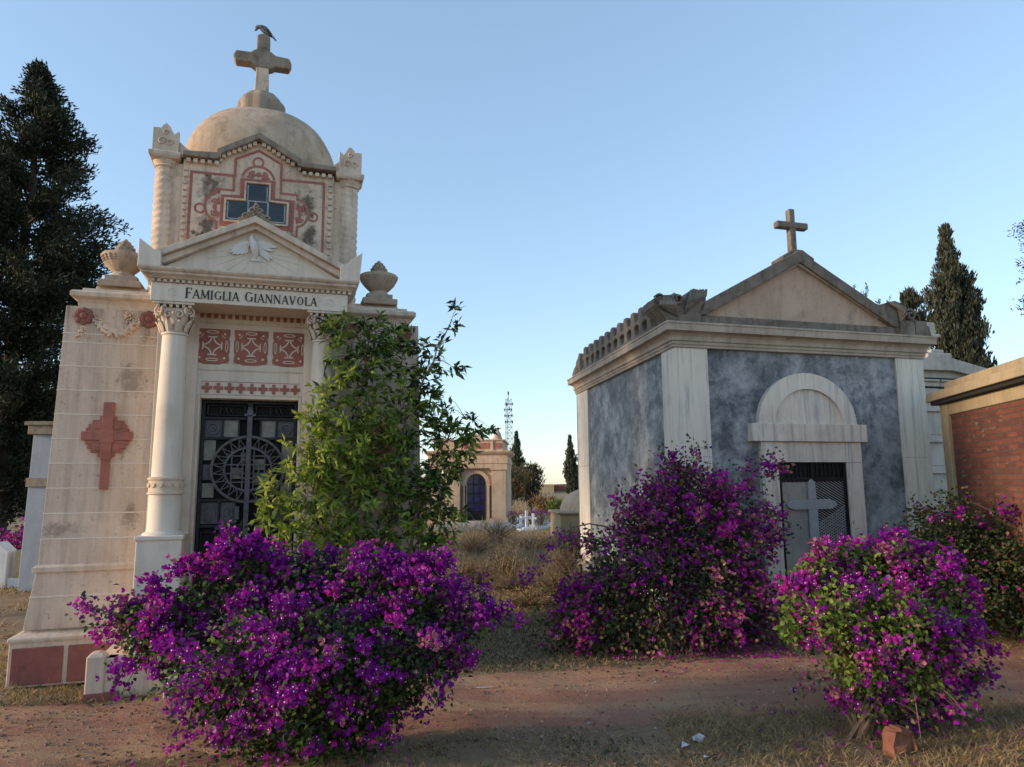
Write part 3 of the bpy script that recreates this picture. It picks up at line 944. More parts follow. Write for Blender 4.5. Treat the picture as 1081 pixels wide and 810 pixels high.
for x, z, hx, hz in ((-.40, 4.245, 0, 1), (.385, 4.26, 0, 1), (-.02, 4.62, 1, 0)):
    tx, tz = (1, 0) if hx else (0, 1)
    ux_, uz_ = (0, -1) if hx else ((1, 0) if x < 0 else (-1, 0))     # towards the window
    b.prism(arc(x, z, .022, .022, 0, 360, 12)[:-1], Y0 - .0018, Y1)
    for sg in (-1, 1):
        cx, cz = x + tx * sg * .05 + ux_ * .006, z + tz * sg * .05 + uz_ * .006
        b.prism(arc(cx, cz, .02, .02, 0, 360, 12)[:-1], Y0 - .0020, Y1)
        a0 = math.degrees(math.atan2(tz * sg, tx * sg))
        b.ribbon(arc(cx, cz, .034, .034, a0 - 120, a0 + 100, 12), .012, Y0 - .0022 - .0001 * sg, Y1)
        b.ribbon([(x + tx * sg * .015, z + tz * sg * .015), (x + tx * sg * .06 + ux_ * .035, z + tz * sg * .06 + uz_ * .035), (x + tx * sg * .105 + ux_ * .03, z + tz * sg * .105 + uz_ * .03)], .014, Y0 - .0025 - .0001 * sg, Y1)
b.build('painted_scroll_frame', 'pink', LT)
b = MB()
ro = [(-.175, 4.56), (.138, 4.568), (.138, 4.392), (.33, 4.386), (.327, 4.078), (-.348, 4.068), (-.352, 4.373), (-.174, 4.39)]
b.ribbon([(-.16, 4.545), (.12, 4.553), (.12, 4.376), (.305, 4.372), (.302, 4.098), (-.328, 4.09), (-.33, 4.358), (-.158, 4.372)], .042, Y0 - .0028, Y1, True)
b.build('painted_cross_frame', 'pink', LT)
w = MB()
w.prism([(-.122, 4.51), (.08, 4.516), (.082, 4.34), (.25, 4.337), (.245, 4.137), (-.295, 4.134), (-.293, 4.322), (-.12, 4.328)], .0755, .09)
win = w.build('cross_window', 'glass', LT)
b = MB()
b.ribbon([(-.132, 4.524), (.092, 4.530), (.094, 4.354), (.266, 4.351), (.261, 4.122), (-.31, 4.118), (-.308, 4.336), (-.132, 4.342)], .018, .055, .088, True)
b.build('window_reveal', 'tower', win, .002)
b = MB()
b.ribbon([(-.115, 4.335), (.08, 4.34)], .014, .064, .08); b.ribbon([(-.10, 4.14), (-.10, 4.34)], .016, .0645, .08); b.ribbon([(.08, 4.14), (.08, 4.34)], .016, .0645, .08)
b.ribbon([(-.108, 4.33), (-.108, 4.5)], .012, .066, .08); b.ribbon([(.068, 4.34), (.068, 4.5)], .012, .066, .08)
b.ribbon([(-.28, 4.145), (.235, 4.148)], .012, .067, .08); b.ribbon([(.237, 4.15), (.237, 4.33)], .012, .068, .08); b.ribbon([(-.284, 4.15), (-.284, 4.315)], .012, .068, .08)
b.build('window_bars', 'paintbar', win)

# --- dome: a four-sided cloister vault
b = MB()
n = 30; per = 64
cxd, cyd = -.025, 1.03
v, f = [], []
for k in range(n + 1):
    t = k / n * PI / 2 * .93
    hwid = .80 * math.cos(t); z = 4.86 + .86 * math.sin(t)
    if k == 0: z = 4.6
    for i in range(per):
        a = 2 * PI * (i + .5) / per
        c, s_ = math.cos(a), math.sin(a)
        q = 1 / max(abs(c), abs(s_)); rr = (1 / (abs(c) ** 3 + abs(s_) ** 3) ** (1 / 3))
        wv = 1 + .006 * math.sin(3.1 * a + 5 * t) + .004 * math.sin(9 * a - 7 * t)
        v.append((cxd + hwid * rr * c * wv, cyd + hwid * rr * s_ * wv, z))
for k in range(n):
    for i in range(per):
        j = (i + 1) % per
        f.append((k * per + i, k * per + j, (k + 1) * per + j, (k + 1) * per + i))
f.append(tuple(n * per + i for i in range(per)))
b.add(v, f)
dome = b.build('dome', 'dome', LT, 0, 38)
b = MB()
b.box(-.74, .68, .30, 1.76, 4.60, 4.78)
b.build('dome_base', 'lichen', LT, .01)
b = MB()
cx, cy = -.062, 1.03
b.lathe(cx, cy, [(.232, 5.66), (.232, 5.84), (.222, 5.865), (.165, 5.932), (.155, 5.945), (.10, 5.952)], 64, wob=lambda a, z: 1 + .10 * abs(math.cos(4 * a)))
cb = b.build('cross_base', 'lichen', dome, .004, 45)
b = MB()
cx = -.07
hh = .072
b.frus(cx - .078, cx + .078, cy - .07, cy + .07, 5.945, cx - .066, cx + .066, cy - .06, cy + .06, 6.28)
b.build('cross_shaft', 'tower', dome, .012)
b = MB()
zc = 6.375
b.prism([(cx - .07, 6.27), (cx - .115, 6.305), (cx - .13, 6.315), (cx - .285, zc - .065), (cx - .315, zc), (cx - .285, zc + .065), (cx - .135, zc + .07), (cx - .10, zc + .10), (cx - .07, zc + .115), (cx - .072, 6.665), (cx, 6.70), (cx + .07, 6.665), (cx + .07, zc + .115), (cx + .105, zc + .095), (cx + .135, zc + .07), (cx + .285, zc + .06), (cx + .312, zc), (cx + .285, zc - .068), (cx + .13, zc - .07), (cx + .105, zc - .09), (cx + .07, 6.27)], cy - .065, cy + .065)
b.build('cross_arms', 'lichen', dome, .014)

# --- low flank walls in front of the steps
for s_ in (-1, 1):
    x = s_ * 1.0
    b = MB()
    b.ringstack(x - .065, x + .065, -.60, -.47, [(0, 0), (0, .315), (-.015, .335), (-.045, .352)])
    b.box(min(x, x - s_ * .14), max(x, x - s_ * .14) , -.585, .1, 0, .30)
    b.box(min(x - s_ * .06, x - s_ * .5), max(x - s_ * .06, x - s_ * .5), -.575, -.45, 0, .30)
    b.build('flank_wall', 'cream', LT, .008)
    MB().box(min(x - s_ * .0, x - s_ * .1) - .075, max(x, x - s_ * .1) + .07, -.607, -.46, -.02, .055).build('red_foot_strip', 'pinkrough', LT, .006)
b = MB()
for k in range(3):
    b.box(-.5, .5, -.75 + .2 * k, .05, .16 * k - .01, .16 * (k + 1))
b.build('entrance_steps', 'cream_trim', LT, .01)

# --- bird on the top of the cross
ub = np.array([math.cos(R(17.7)), math.sin(R(17.7)), 0]); vb = np.array([-math.sin(R(17.7)), math.cos(R(17.7)), 0])
bird_at = np.array([-2.4216, 6.5295, 0]) + ub * (-.07) + vb * 1.03 + np.array([0, 0, 6.695])
BD = thing('bird', 'small grey bird perched on the stone cross, head tucked down', 'bird', tuple(bird_at), R(17.7))
M['feather'] = plain('grey_feather', (.21, .22, .24), .7, 0, .5, 40)
M['darkfeather'] = plain('dark_feather', (.045, .045, .05), .7, 0, .4, 40)
b = MB()
b.tube([(-.108, 0, .045), (-.098, 0, .053), (-.088, 0, .068), (-.085, 0, .085), (-.076, 0, .099), (-.058, 0, .108), (-.035, 0, .105), (0, 0, .085), (.035, 0, .058), (.06, 0, .034), (.08, 0, .018)],
       [.002, .006, .016, .021, .022, .022, .030, .040, .036, .024, .010], 14)
b.build('body', 'feather', BD, 0, 80)
for s_ in (-1, 1):
    b = MB()
    pts = [(-.045, s_ * .026, .108), (.0, s_ * .037, .10), (.06, s_ * .032, .055), (.12, s_ * .012, -.005), (.085, s_ * .03, .02), (.02, s_ * .042, .05), (-.03, s_ * .034, .075)]
    b.add(pts + [(x, y + s_ * .006, z) for x, y, z in pts], [tuple(range(7)), tuple(range(13, 6, -1))] + [(i, (i + 1) % 7, 7 + (i + 1) % 7, 7 + i) for i in range(7)])
    b.build('wing', 'darkfeather', BD)
b = MB()
b.add([(.06, -.018, .042), (.06, .018, .042), (.135, .014, -.028), (.135, -.014, -.028), (.06, -.018, .034), (.06, .018, .034), (.135, .014, -.034), (.135, -.014, -.034)], [(0, 1, 2, 3), (7, 6, 5, 4), (0, 4, 5, 1), (1, 5, 6, 2), (2, 6, 7, 3), (3, 7, 4, 0)])
b.build('tail', 'darkfeather', BD)
for s_ in (-1, 1):
    b = MB()
    b.tube([(0, s_ * .016, .055), (-.004, s_ * .016, .0)], .0035, 5)
    for dx in (-.018, .012):
        b.tube([(-.004, s_ * .016, .003), (-.004 + dx, s_ * .018 + dx * .3, .001)], .0025, 4)
    b.build('leg', 'darkfeather', BD)

# ================================================================== THE RIGHT TOMB
O2 = (1.996, 8.6, 0)
X2 = np.stack([heading(74), heading(-9.6), np.array([0, 0, 1.])], 1)
RT = thing('marble_clad_tomb', 'grey marble tomb with white pilasters, plain pediment and small stone cross', 'tomb', O2)
q = lambda: MB(X2)
b = q(); b.box(.03, 3.78, .03, 4.83, .02, 3.27)
b.build('wall', 'greym', RT, .004)
b = q(); b.box(-.04, 3.85, -.05, 4.9, 0, .26)
b.build('plinth', 'niche', RT, .01)
for x0, x1, y0, y1 in ((0, .462, 0, .425), (3.35, 3.81, 0, .425), (0, .425, 3.97, 4.66), (3.4, 3.81, 4.2, 4.66)):
    for z0, z1 in ((.262, 1.905), (1.907, 3.25)):
        q().box(x0, x1, y0, y1, z0, z1).build('pilaster', 'whitem', RT, .004)
b = q()
b.ringstack(0, 3.81, 0, 4.70, [(-.01, 3.2505), (.02, 3.253), (.02, 3.285), (.032, 3.29), (.032, 3.325), (.05, 3.33), (.055, 3.345), (.045, 3.36), (.05, 3.39), (.075, 3.42), (.115, 3.435), (.14, 3.438), (.14, 3.52), (.15, 3.524), (.15, 3.548), (.12, 3.556)])
b.build('cornice', 'trimgrey', RT, .003)
b = q()
b.box(.33, 3.36, -.06, .45, 3.55, 3.665)
b.build('attic_base', 'lichen2', RT, .01)
b = q()
b.prism([(.42, 3.66), (3.30, 3.66), (3.30, 3.70), (1.85, 4.48), (.42, 3.71)], -.01, .40)
b.build('tympanum', 'peach', RT, .004)
b = q()
b.prism([(.30, 3.66), (.36, 3.80), (1.85, 4.615), (3.31, 3.81), (3.38, 3.66), (3.29, 3.665), (1.86, 4.45), (.44, 3.665)], -.10, .40)
b.build('raking_cornice', 'lichen2', RT, .012)
b = q()
b.prism([(1.64, 4.42), (1.64, 4.545), (1.815, 4.65), (1.955, 4.65), (2.13, 4.545), (2.13, 4.42)], -.03, .27)
b.build('cross_base', 'lichen2', RT, .012)
b = q()
b.prism([(.37, 3.70), (1.85, 4.515), (3.34, 3.70), (3.27, 3.68), (1.855, 4.425), (.45, 3.68)], -.06, .02)
b.build('inner_moulding', 'trimgrey', RT, .004)
b = q()
b.box(1.838, 1.934, .06, .16, 4.64, 4.982); b.box(1.645, 2.128, .055, .165, 4.978, 5.066); b.box(1.842, 1.93, .06, .16, 5.062, 5.25)
b.build('stone_cross', 'lichen2', RT, .012)
# curled corner ornaments
def curl(b, cx, cz, r, y0, y1, turns=1.4, a0=0.0, sg=1):
    n = 22
    pts = []
    for j in range(n + 1):
        t = j / n
        pts.append((cx + sg * r * (1 - .72 * t) * math.cos(a0 + turns * 2 * PI * t), cz + r * (1 - .72 * t) * math.sin(a0 + turns * 2 * PI * t)))
    b.ribbon(pts, r * .32, y0, y1)
for side in (0, 1):
    b = q()
    if side == 0:
        b.prism([(-.12, 3.55), (-.20, 3.66), (-.28, 3.74), (-.29, 3.82), (-.22, 3.87), (-.08, 3.88), (.03, 3.905), (.09, 3.86), (.10, 3.80), (.16, 3.90), (.26, 3.985), (.34, 3.97), (.40, 3.985), (.435, 3.93), (.43, 3.85), (.40, 3.76), (.36, 3.68), (.34, 3.55)], -.10, .28)
        for k in range(6):
            t = k / 5
            b.tube([(.12 + .02 * k, -.10, 3.66 + .02 * k), (.17 + .045 * k, -.15, 3.80 + .02 * k), (.22 + .042 * k, -.12, 3.955 + .004 * k)], [.02, .03, .016], 7)
        for k in range(6):
            b.tube([(.02 - .03 * k, -.11, 3.62 + .012 * k), (-.03 - .038 * k, -.16, 3.74), (-.06 - .036 * k + .02, -.13, 3.85 - .006 * k)], [.018, .03, .014], 7)
        curl(b, .02, 3.83, .075, -.16, -.06, 1.3, 2.2)
        curl(b, -.22, 3.81, .065, -.15, -.06, 1.3, .6, -1)
        for k in range(5):
            b.tube([(-.12, .0 + .06 * k, 3.58), (-.24, .0 + .055 * k, 3.72), (-.25, .02 + .055 * k, 3.83)], [.02, .03, .015], 6)
    else:
        b.prism([(3.93, 3.55), (3.90, 3.70), (3.72, 3.76), (3.64, 3.80), (3.60, 3.90), (3.48, 3.98), (3.36, 4.03), (3.26, 4.01), (3.10, 3.96), (3.02, 3.90), (3.16, 3.80), (3.32, 3.72), (3.38, 3.55)], -.08, .3)
        b.box(3.40, 3.62, -.12, .1, 3.55, 3.74); b.box(3.64, 3.84, -.11, .1, 3.55, 3.76)
        for k in range(5):
            b.tube([(3.40, -.09, 3.74 + .03 * k), (3.48 - .03 * k, -.14, 3.84 + .02 * k), (3.36 - .04 * k, -.10, 3.97 + .008 * k)], [.02, .03, .014], 7)
        curl(b, 3.55, 3.83, .08, -.15, -.06, 1.3, .6, -1)
    b.build('corner_scroll', 'lichen2', RT, .008)
# pierced cresting along the flank
b = q(); b.box(-.115, .02, .30, 4.45, 3.55, 3.60)
cre = b.build('cresting', 'lichen2', RT, .006)
b = q()
for k in range(12):
    y = .42 + k * .30
for k in range(11):
    y = .58 + k * .315
    h = 1.0 if k < 10 else .9
    b = q()
    out = [(y - .105, 3.595), (y - .07, 3.66), (y - .06, 3.73), (y - .145, 3.755), (y - .155, 3.80), (y - .085, 3.815), (y - .075, 3.87), (y - .075, 3.93 * 1), (y - .045, 3.965), (y + .045, 3.965), (y + .075, 3.93), (y + .075, 3.87), (y + .085, 3.815), (y + .155, 3.80), (y + .145, 3.755), (y + .06, 3.73), (y + .07, 3.66), (y + .105, 3.595)]
    b.prism(out, .0, .11)
    for i in range(len(b.v)):
        px, py, pz = b.v[i]; b.v[i] = (-.105 + py, px, pz)
    b.build('merlon', 'lichen2', cre, .012)
b = q()
b.prism([(4.05, 3.56), (4.05, 3.90), (4.12, 3.93), (4.19, 3.86), (4.3, 3.82), (4.36, 3.74), (4.50, 3.70), (4.62, 3.62), (4.62, 3.56)], 0, .11)
for i in range(len(b.v)):
    px, py, pz = b.v[i]; b.v[i] = (-.105 + py, px, pz)
b.build('cresting_end', 'lichen2', cre, .01)
# marble doorway
b = q()
for x0, x1 in ((1.135, 1.372), (2.40, 2.635)):
    b.box(x0, x1, -.045, .1, .262, 1.83); b.box(x0, x1, -.048, .1, 1.834, 2.098)
b.box(1.374, 2.398, -.04, .1, 1.84, 2.098)
dw = b.build('door_surround', 'whitem', RT, .004)
b = q(); b.box(.995, 2.725, -.08, .1, 2.10, 2.325)
b.build('impost_slab', 'whitem', dw, .005)
b = q()
o = arc(1.857, 2.327, .735, .655, 0, 180, 32); i_ = arc(1.875, 2.327, .515, .45, 180, 0, 32)
for k in range(32):
    b.prism([o[k], o[k + 1], i_[31 - k], i_[32 - k]], -.055, .1)
b.build('arch', 'whitem', dw)
b = q(); b.prism(arc(1.875, 2.327, .52, .455, 0, 180, 24), -.015, .1)
b.build('arch_tympanum', 'whitem', dw)
# iron door with mesh and a marble cross
b = q(); b.box(1.372, 2.40, .015, .027, .262, 1.84)
dr = b.build('grille_door', 'void', RT)
b = q()
b.box(1.374, 1.42, -.02, .012, .27, 1.83); b.box(2.35, 2.396, -.02, .012, .27, 1.83); b.box(1.86, 1.90, -.018, .012, .27, 1.835)
b.box(1.42, 2.35, -.019, .012, 1.60, 1.645); b.box(1.42, 2.35, -.019, .012, .27, .36)
for k in range(15):
    x = 1.45 + k * .062
    b.box(x, x + .012, -.012, .01, 1.64, 1.83)
b.build('door_frame', 'iron', dr, .003)
b = q()
def mesh_bars(b, x0, x1, z0, z1, sp, w):
    c = x0 - (z1 - z0)
    rat = .55
    k = 0
    while c < x1 + (z1 - z0) * 2:
        for sg in (1, -1):
            # line z = z0 + sg*rat*(x-c)
            pts = []
            zc0 = z0 if sg > 0 else z1
            xa, xb = max(x0, c), min(x1, c + (z1 - z0) / rat)
            if xb > xa:
                b.ribbon([(xa, zc0 + sg * rat * (xa - c)), (xb, zc0 + sg * rat * (xb - c))], w, -.008 if sg > 0 else -.0055, -.003 if sg > 0 else -.0005)
        c += sp
mesh_bars(b, 1.42, 1.865, .36, 1.60, .062, .010); mesh_bars(b, 1.90, 2.35, .36, 1.60, .062, .010)
b.build('wire_mesh', 'mesh', dr)
b = q(); b.box(1.425, 1.855, .002, .0145, .37, 1.59)
b.build('pale_sheet', 'niche', dr)
b = q()
b.box(1.775, 1.905, -.05, -.022, .36, 1.25)
b.prism([(1.78, 1.375), (1.79, 1.59), (1.84, 1.63), (1.89, 1.59), (1.90, 1.375)], -.05, -.022)
b.prism([(1.55, 1.25), (1.48, 1.28), (1.455, 1.312), (1.48, 1.345), (1.55, 1.373), (2.11, 1.373), (2.18, 1.345), (2.205, 1.312), (2.18, 1.28), (2.11, 1.25)], -.052, -.022)
b.build('marble_cross', 'greycross', dr, .004)
# weeds rooted on the roof edge
for (x, z0, z1, nn) in ((3.08, 3.86, 4.33, 26), (3.30, 3.80, 4.14, 18)):
    p0 = np.array(O2) + X2 @ np.array([x, .25, z0])
    t = thing('roof_weed', 'taller dry weed rooted on the tomb pediment' if nn > 20 else 'shorter dry weed rooted beside the pediment scroll', 'plant', tuple(p0))
    Ps, Ds = [], []
    b = MB()
    for k in range(6):
        d = np.array([random.uniform(-.15, .22), random.uniform(-.1, .1), (z1 - z0) * random.uniform(.65, 1)])
        b.tube([(0, 0, -.02), tuple(d * .5), tuple(d)], [.006, .004, .002], 4)
        for j in range(nn):
            tt = .25 + .75 * random.random()
            Ps.append(d * tt); Ds.append(np.array([random.uniform(-.6, .6), random.uniform(-.6, .6), .9]))
    b.build('stem', 'brown', t)
    foliage('leaves', np.array(Ps), np.array(Ds), .05, .013, ['lf_cyp', 'lf_olive'], [.7, .3], t)

# ================================================================== BRICK TOMB AT THE RIGHT
BT = thing('brick_tomb', 'red brick tomb with ochre concrete coping and corner pier at the right edge', 'tomb', (5.4346, 9.0, 0))
ang = R(90 - 10.5) + PI           # local x runs towards the camera
BT.rotation_euler = (0, 0, ang)
# local y (left-handed turn of x): points away from the visible face
b = MB(); b.box(.24, 3.3, .03, 2.4, .1, 2.405)
b.build('brick_wall', 'brick', BT)
b = MB(); b.box(.0, .20, .0, 2.4, .0, 2.545)
b.build('corner_pier', 'ochre', BT, .012)
b = MB(); b.box(.198, .245, .05, 2.3, .1, 2.405)
b.build('pier_joint', 'void', BT)
b = MB(); b.box(.2, 3.32, .012, 2.4, 2.40, 2.545)
b.build('ring_beam', 'ochre', BT, .008)
b = MB(); b.box(.2, 3.32, .012, 2.4, 0, .12)
b.build('foot_course', 'ochre', BT, .008)
b = MB(); b.box(-.08, 3.6, -.07, 2.6, 2.545, 2.595)
b.build('eaves_slab', 'void', BT, .004)
b = MB(); b.frus(-.13, 3.6, -.115, 2.7, 2.59, -.115, 3.6, -.10, 2.7, 2.70)
b.box(.06, 3.55, .05, 2.5, 2.698, 2.82)
b.build('coping', 'ochre', BT, .012)

# ================================================================== NICHE BLOCK BEHIND
NB = thing('niche_block', 'grey white burial niche block with stepped gable behind the marble tomb', 'tomb', O2)
b = q()
b.prism([(4.6, 0), (4.6, 3.80), (6.83, 3.83), (9.6, 3.28), (9.6, 0)], 2.62, 4.4)
b.build('wall', 'niche', NB, .01)
b = q(); b.prism([(4.6, 3.80), (6.83, 3.832), (9.7, 3.262), (9.7, 3.10), (6.83, 3.60), (4.6, 3.57)], 2.5, 4.5)
b.build('roof_slab', 'niche', NB, .012)
b = q()
b.box(6.28, 6.85, 2.52, 3.0, 3.828, 3.93); b.box(6.40, 6.70, 2.55, 2.95, 3.928, 3.995); b.box(6.36, 6.46, 2.6, 2.8, 3.99, 4.25)
b.box(6.33, 6.70, 2.6, 2.85, 4.24, 4.30); b.box(6.42, 6.62, 2.62, 2.82, 4.298, 4.52)
b.build('stepped_gable', 'niche', NB, .02)
for i in range(8):
    x0 = 4.75 + i * .62
    for k in range(6):
        z0 = .18 + k * .56
        b = q(); b.box(x0, x0 + .54, 2.608, 2.64, z0, z0 + .40)
        nd = b.build('niche_panel', 'niche', NB, .006)
        b = q(); b.box(x0 - .02, x0 + .56, 2.56, 2.63, z0 + .42, z0 + .455)
        b.build('niche_ledge', 'niche', nd, .006)
for k in range(2):
    b = q(); b.box(4.65, 9.4, 2.606, 2.63, 3.33 - .0 + k * .16 - .06, 3.37 + k * .16 - .06)
    b.build('slot_shade_strip', 'void', NB)  # strip laid on the wall, slot shade put into its black

# ================================================================== FAR AND SIDE BACKGROUND
# white tomb and grave posts behind the left tomb
p = gnd(33, 622)
WT = thing('white_tomb', 'blue white tomb corner with grey band behind the cream tomb', 'tomb', (-7.74, 11.4, 0), R(6))
b = MB(); b.frus(0, 2.6, 0, 2.5, .0, .03, 2.6, .03, 2.5, 2.46)
b.build('wall', 'bluewhite', WT, .01)
b = MB(); b.box(-.03, 2.7, -.03, 2.6, 2.455, 2.60); b.box(-.07, 2.75, -.07, 2.6, 2.598, 2.66)
b.build('roof_slab', 'lichen', WT, .01)
b = MB(); b.box(-.006, 2.6, -.01, 2.5, 1.62, 1.76)
b.build('grey_band', 'lichen', WT, .004)
GP = thing('whitewashed_grave', 'low whitewashed grave wall with gable topped post beside the white tomb', 'grave', (-8.55, 11.75, 0), R(8))
b = MB()
b.prism([(0, 0), (0, .58), (.17, .74), (.34, .58), (.34, 0)], 0, .3)
b.build('gabled_post', 'white', GP, .01)
b = MB(); b.box(.34, 1.4, .04, .26, 0, .16); b.box(.52, .92, .05, .25, .16, .62)
b.build('low_wall', 'white', GP, .01)
b = MB(); b.box(.44, .54, .035, .24, .16, .60); b.build('yellow_edge', 'ochre', GP, .005)

# distant mausoleum with arched blue window
DM = thing('distant_mausoleum', 'distant ochre mausoleum with arched blue window and pink attic panels', 'mausoleum', tuple(at(503, 557, 27)), R(-3))
g = .036
M['mstone'] = stone('ochre_mausoleum_stone', (.62, .45, .31), (.50, .35, .235), (.20, .14, .10), .5, .5, 1.6, .4)
b = MB()
b.box(-1.25, -.36, 0, 3.0, .25, 2.2); b.box(.36, 1.15, 0, 3.0, .25, 2.2); b.box(-.36, .36, .3, 3.0, .25, 2.2)
o = arc(0, 1.62, .36, .36, 180, 0, 16)
b.prism([(-.37, 2.2)] + [(-.37, 1.62)] + o + [(.37, 1.62), (.37, 2.2)], 0, .3)
b.build('wall', 'mstone', DM)
b = MB(); b.ribbon(arc(0, 1.62, .44, .44, 180, 0, 16), .12, -.07, .01); b.box(-.52, -.36, -.06, .01, 1.55, 1.64); b.box(.36, .52, -.06, .01, 1.55, 1.64)
b.build('arch_moulding', 'mstone', DM)
b = MB(); b.prism([(-.355, .26), (-.355, 1.62)] + o + [(.355, 1.62), (.355, .26)], .14, .2)
wn = b.build('arched_window', 'blueglass', DM)
b = MB()
for x in (-.12, .12): b.box(x - .012, x + .012, .1, .13, .9, 1.95)
for z in (.9, 1.25, 1.6): b.box(-.34, .34, .1, .131, z - .015, z + .015)
b.box(-.35, .35, .1, .136, .26, .6)
b.build('window_bars', 'void', wn)
for x0, x1 in ((.60, 1.13), (-1.13, -.60), (-1.75, -1.35)):
    b = MB(); b.box(x0, x1, -.22, .1, .25, 2.15); b.box(x0 - .05, x1 + .05, -.27, .1, 2.12, 2.2); b.box(x0 - .06, x1 + .06, -.28, .1, .1, .34)
    b.build('pilaster', 'mstone', DM, .01)
for x in (.47, -.47):
    MB().box(x - .09, x + .09, -.012, .05, .3, 1.54).build('recess_shade_strip', 'bark', DM)  # flat strip on the wall; the recess shade is its dark colour
    MB().lathe(x, -.06, [(.055, .3), (.05, 1.55)], 12).build('window_column', 'urn', DM, 0, 40)

b = MB(); b.ringstack(-1.8, 1.16, -.22, 3.0, [(0, 2.19), (0, 2.35), (.03, 2.37), (.03, 2.55), (.0, 2.56), (.0, 2.66), (.10, 2.74), (.14, 2.80), (.14, 2.85)])
b.build('entablature', 'mstone', DM)
b = MB(); b.box(-1.6, 1.02, -.16, 2.8, 2.84, 3.22); b.box(-1.66, 1.08, -.2, 2.8, 3.22, 3.27); b.prism([(-.4, 3.26), (0, 3.5), (.4, 3.26)], -.15, .3)
b.box(.60, .66, -.2, .1, 2.85, 3.22)
b.build('attic', 'mstone', DM, .01)
for x0, x1 in ((-.45, .50), (.70, .98)):
    MB().box(x0, x1, -.175, -.1, 2.92, 3.13).build('pink_panel', 'pink', DM)
b = MB(); b.lathe(.8, .1, [(.2, 3.26), (.15, 3.4), (.1, 3.55), (.05, 3.6), (.07, 3.66), (.02, 3.74)], 12)
b.build('finial', 'mstone', DM, 0, 40)
b = MB()
for k in range(4): b.box(-1.3 - .1 * k, 1.2 + .1 * k, -.5 - .3 * k, 0, -.02, .25 - .065 * k)
b.build('steps', 'niche', DM, .01)

# domed ochre tomb beside the marble tomb
DT = thing('small_domed_tomb', 'small yellowish tomb with a plain round dome behind the marble tomb', 'tomb', tuple(at(627, 575, 19)), R(5))
b = MB(); b.box(-.88, .9, 0, 1.8, 0, .78)
b.build('wall', 'ochre', DT, .01)
b = MB(); b.ringstack(-.88, .9, 0, 1.8, [(0, .77), (.06, .79), (.07, .83), (.04, .85)])
b.build('cornice', 'ochre', DT)
b = MB(); b.lathe(.02, .9, [(.76 * math.cos(t), .83 + .62 * math.sin(t)) for t in [PI / 2 * k / 10 * .985 for k in range(11)]], 28)
b.build('dome', 'mstone', DT, 0, 40)

# pink houses far away
FH = thing('ochre_house', 'distant orange ochre house with flat roof and small dark window', 'house', tuple(at(573, 536, 120)), 0)
b = MB(); b.box(-1.2, 1.9, 0, 5, 0, 3.6); b.build('wall', 'ochre', FH)
b = MB(); b.box(-1.3, 2.0, -.1, 5, 3.6, 3.8); b.build('roof', 'mstone', FH)
MB().box(.75, 1.2, -.05, .1, 1.5, 2.4).build('window', 'void', FH)
FH2 = thing('tiled_house', 'distant house with brownish tiled roof beside the slim cypress', 'house', tuple(at(587, 536, 125)), 0)
b = MB(); b.box(-1.6, 1.8, 0, 5, 0, 2.8); b.build('wall', 'mstone', FH2)
b = MB(); b.prism([(-1.8, 2.8), (-1.6, 3.7), (1.5, 4.0), (2.0, 2.8)], -.1, 5); b.build('roof', 'terracotta', FH2)
TW = thing('white_belfry', 'distant small white belfry with two openings and finial', 'tower', tuple(at(561, 536, 110)), 0)
b = MB(); b.box(-.7, .7, 0, 1.2, 0, 3.9); b.box(-.7, -.45, 0, 1.2, 3.9, 5.1); b.box(.45, .7, 0, 1.2, 3.9, 5.1); b.prism([(-.7, 5.05), (0, 5.9), (.7, 5.05)], 0, 1.2); b.box(-.06, .06, .5, .62, 5.8, 6.9)
b.build('belfry_wall', 'white', TW)
b = MB(); b.lathe(0, .5, [(.18, 4.9), (.2, 4.6), (.32, 4.3), (.34, 4.2)], 10); b.build('bell', 'iron', TW)

# lattice mast
pm = at(537.5, 530, 150)
LM = thing('lattice_mast', 'tall thin steel lattice mast on the far skyline', 'mast', (pm[0], pm[1], 0), R(20))
b = MB(); HT = 19.6; ra = lambda z: 1.05 - .35 * (z / HT)
cor = [(1, 0), (-.5, .87), (-.5, -.87)]
for c in cor: b.tube([(c[0] * ra(0), c[1] * ra(0), -1), (c[0] * ra(HT), c[1] * ra(HT), HT)], .04, 4)
for k in range(16):
    z = k * HT / 16; z2 = (k + 1) * HT / 16
    for i in range(3):
        a, c = cor[i], cor[(i + 1) % 3]
        b.tube([(a[0] * ra(z), a[1] * ra(z), z), (c[0] * ra(z2), c[1] * ra(z2), z2)], .026, 4)
        b.tube([(c[0] * ra(z), c[1] * ra(z), z), (a[0] * ra(z2), a[1] * ra(z2), z2)], .026, 4)
        b.tube([(a[0] * ra(z), a[1] * ra(z), z), (c[0] * ra(z), c[1] * ra(z), z)], .03, 4)
b.build('lattice', 'iron', LM)
b = MB(); b.tube([(0, 0, HT - .5), (0, 0, HT + 1.6)], .06, 6)
for z in (14.6, 15.9, 17.2, 18.4):
    for k in range(3):
        a = k * 2 * PI / 3 + z
        b.box(math.cos(a) * .9 - .07, math.cos(a) * .9 + .07, math.sin(a) * .9 - .07, math.sin(a) * .9 + .07, z - .3, z + .3)
    b.tube([(math.cos(k * .9) * .95, math.sin(k * .9) * .95, z) for k in range(8)], .04, 4)
b.box(-.12, .12, -.12, .12, HT + .8, HT + 1.4)
b.build('antennas', 'iron', LM)

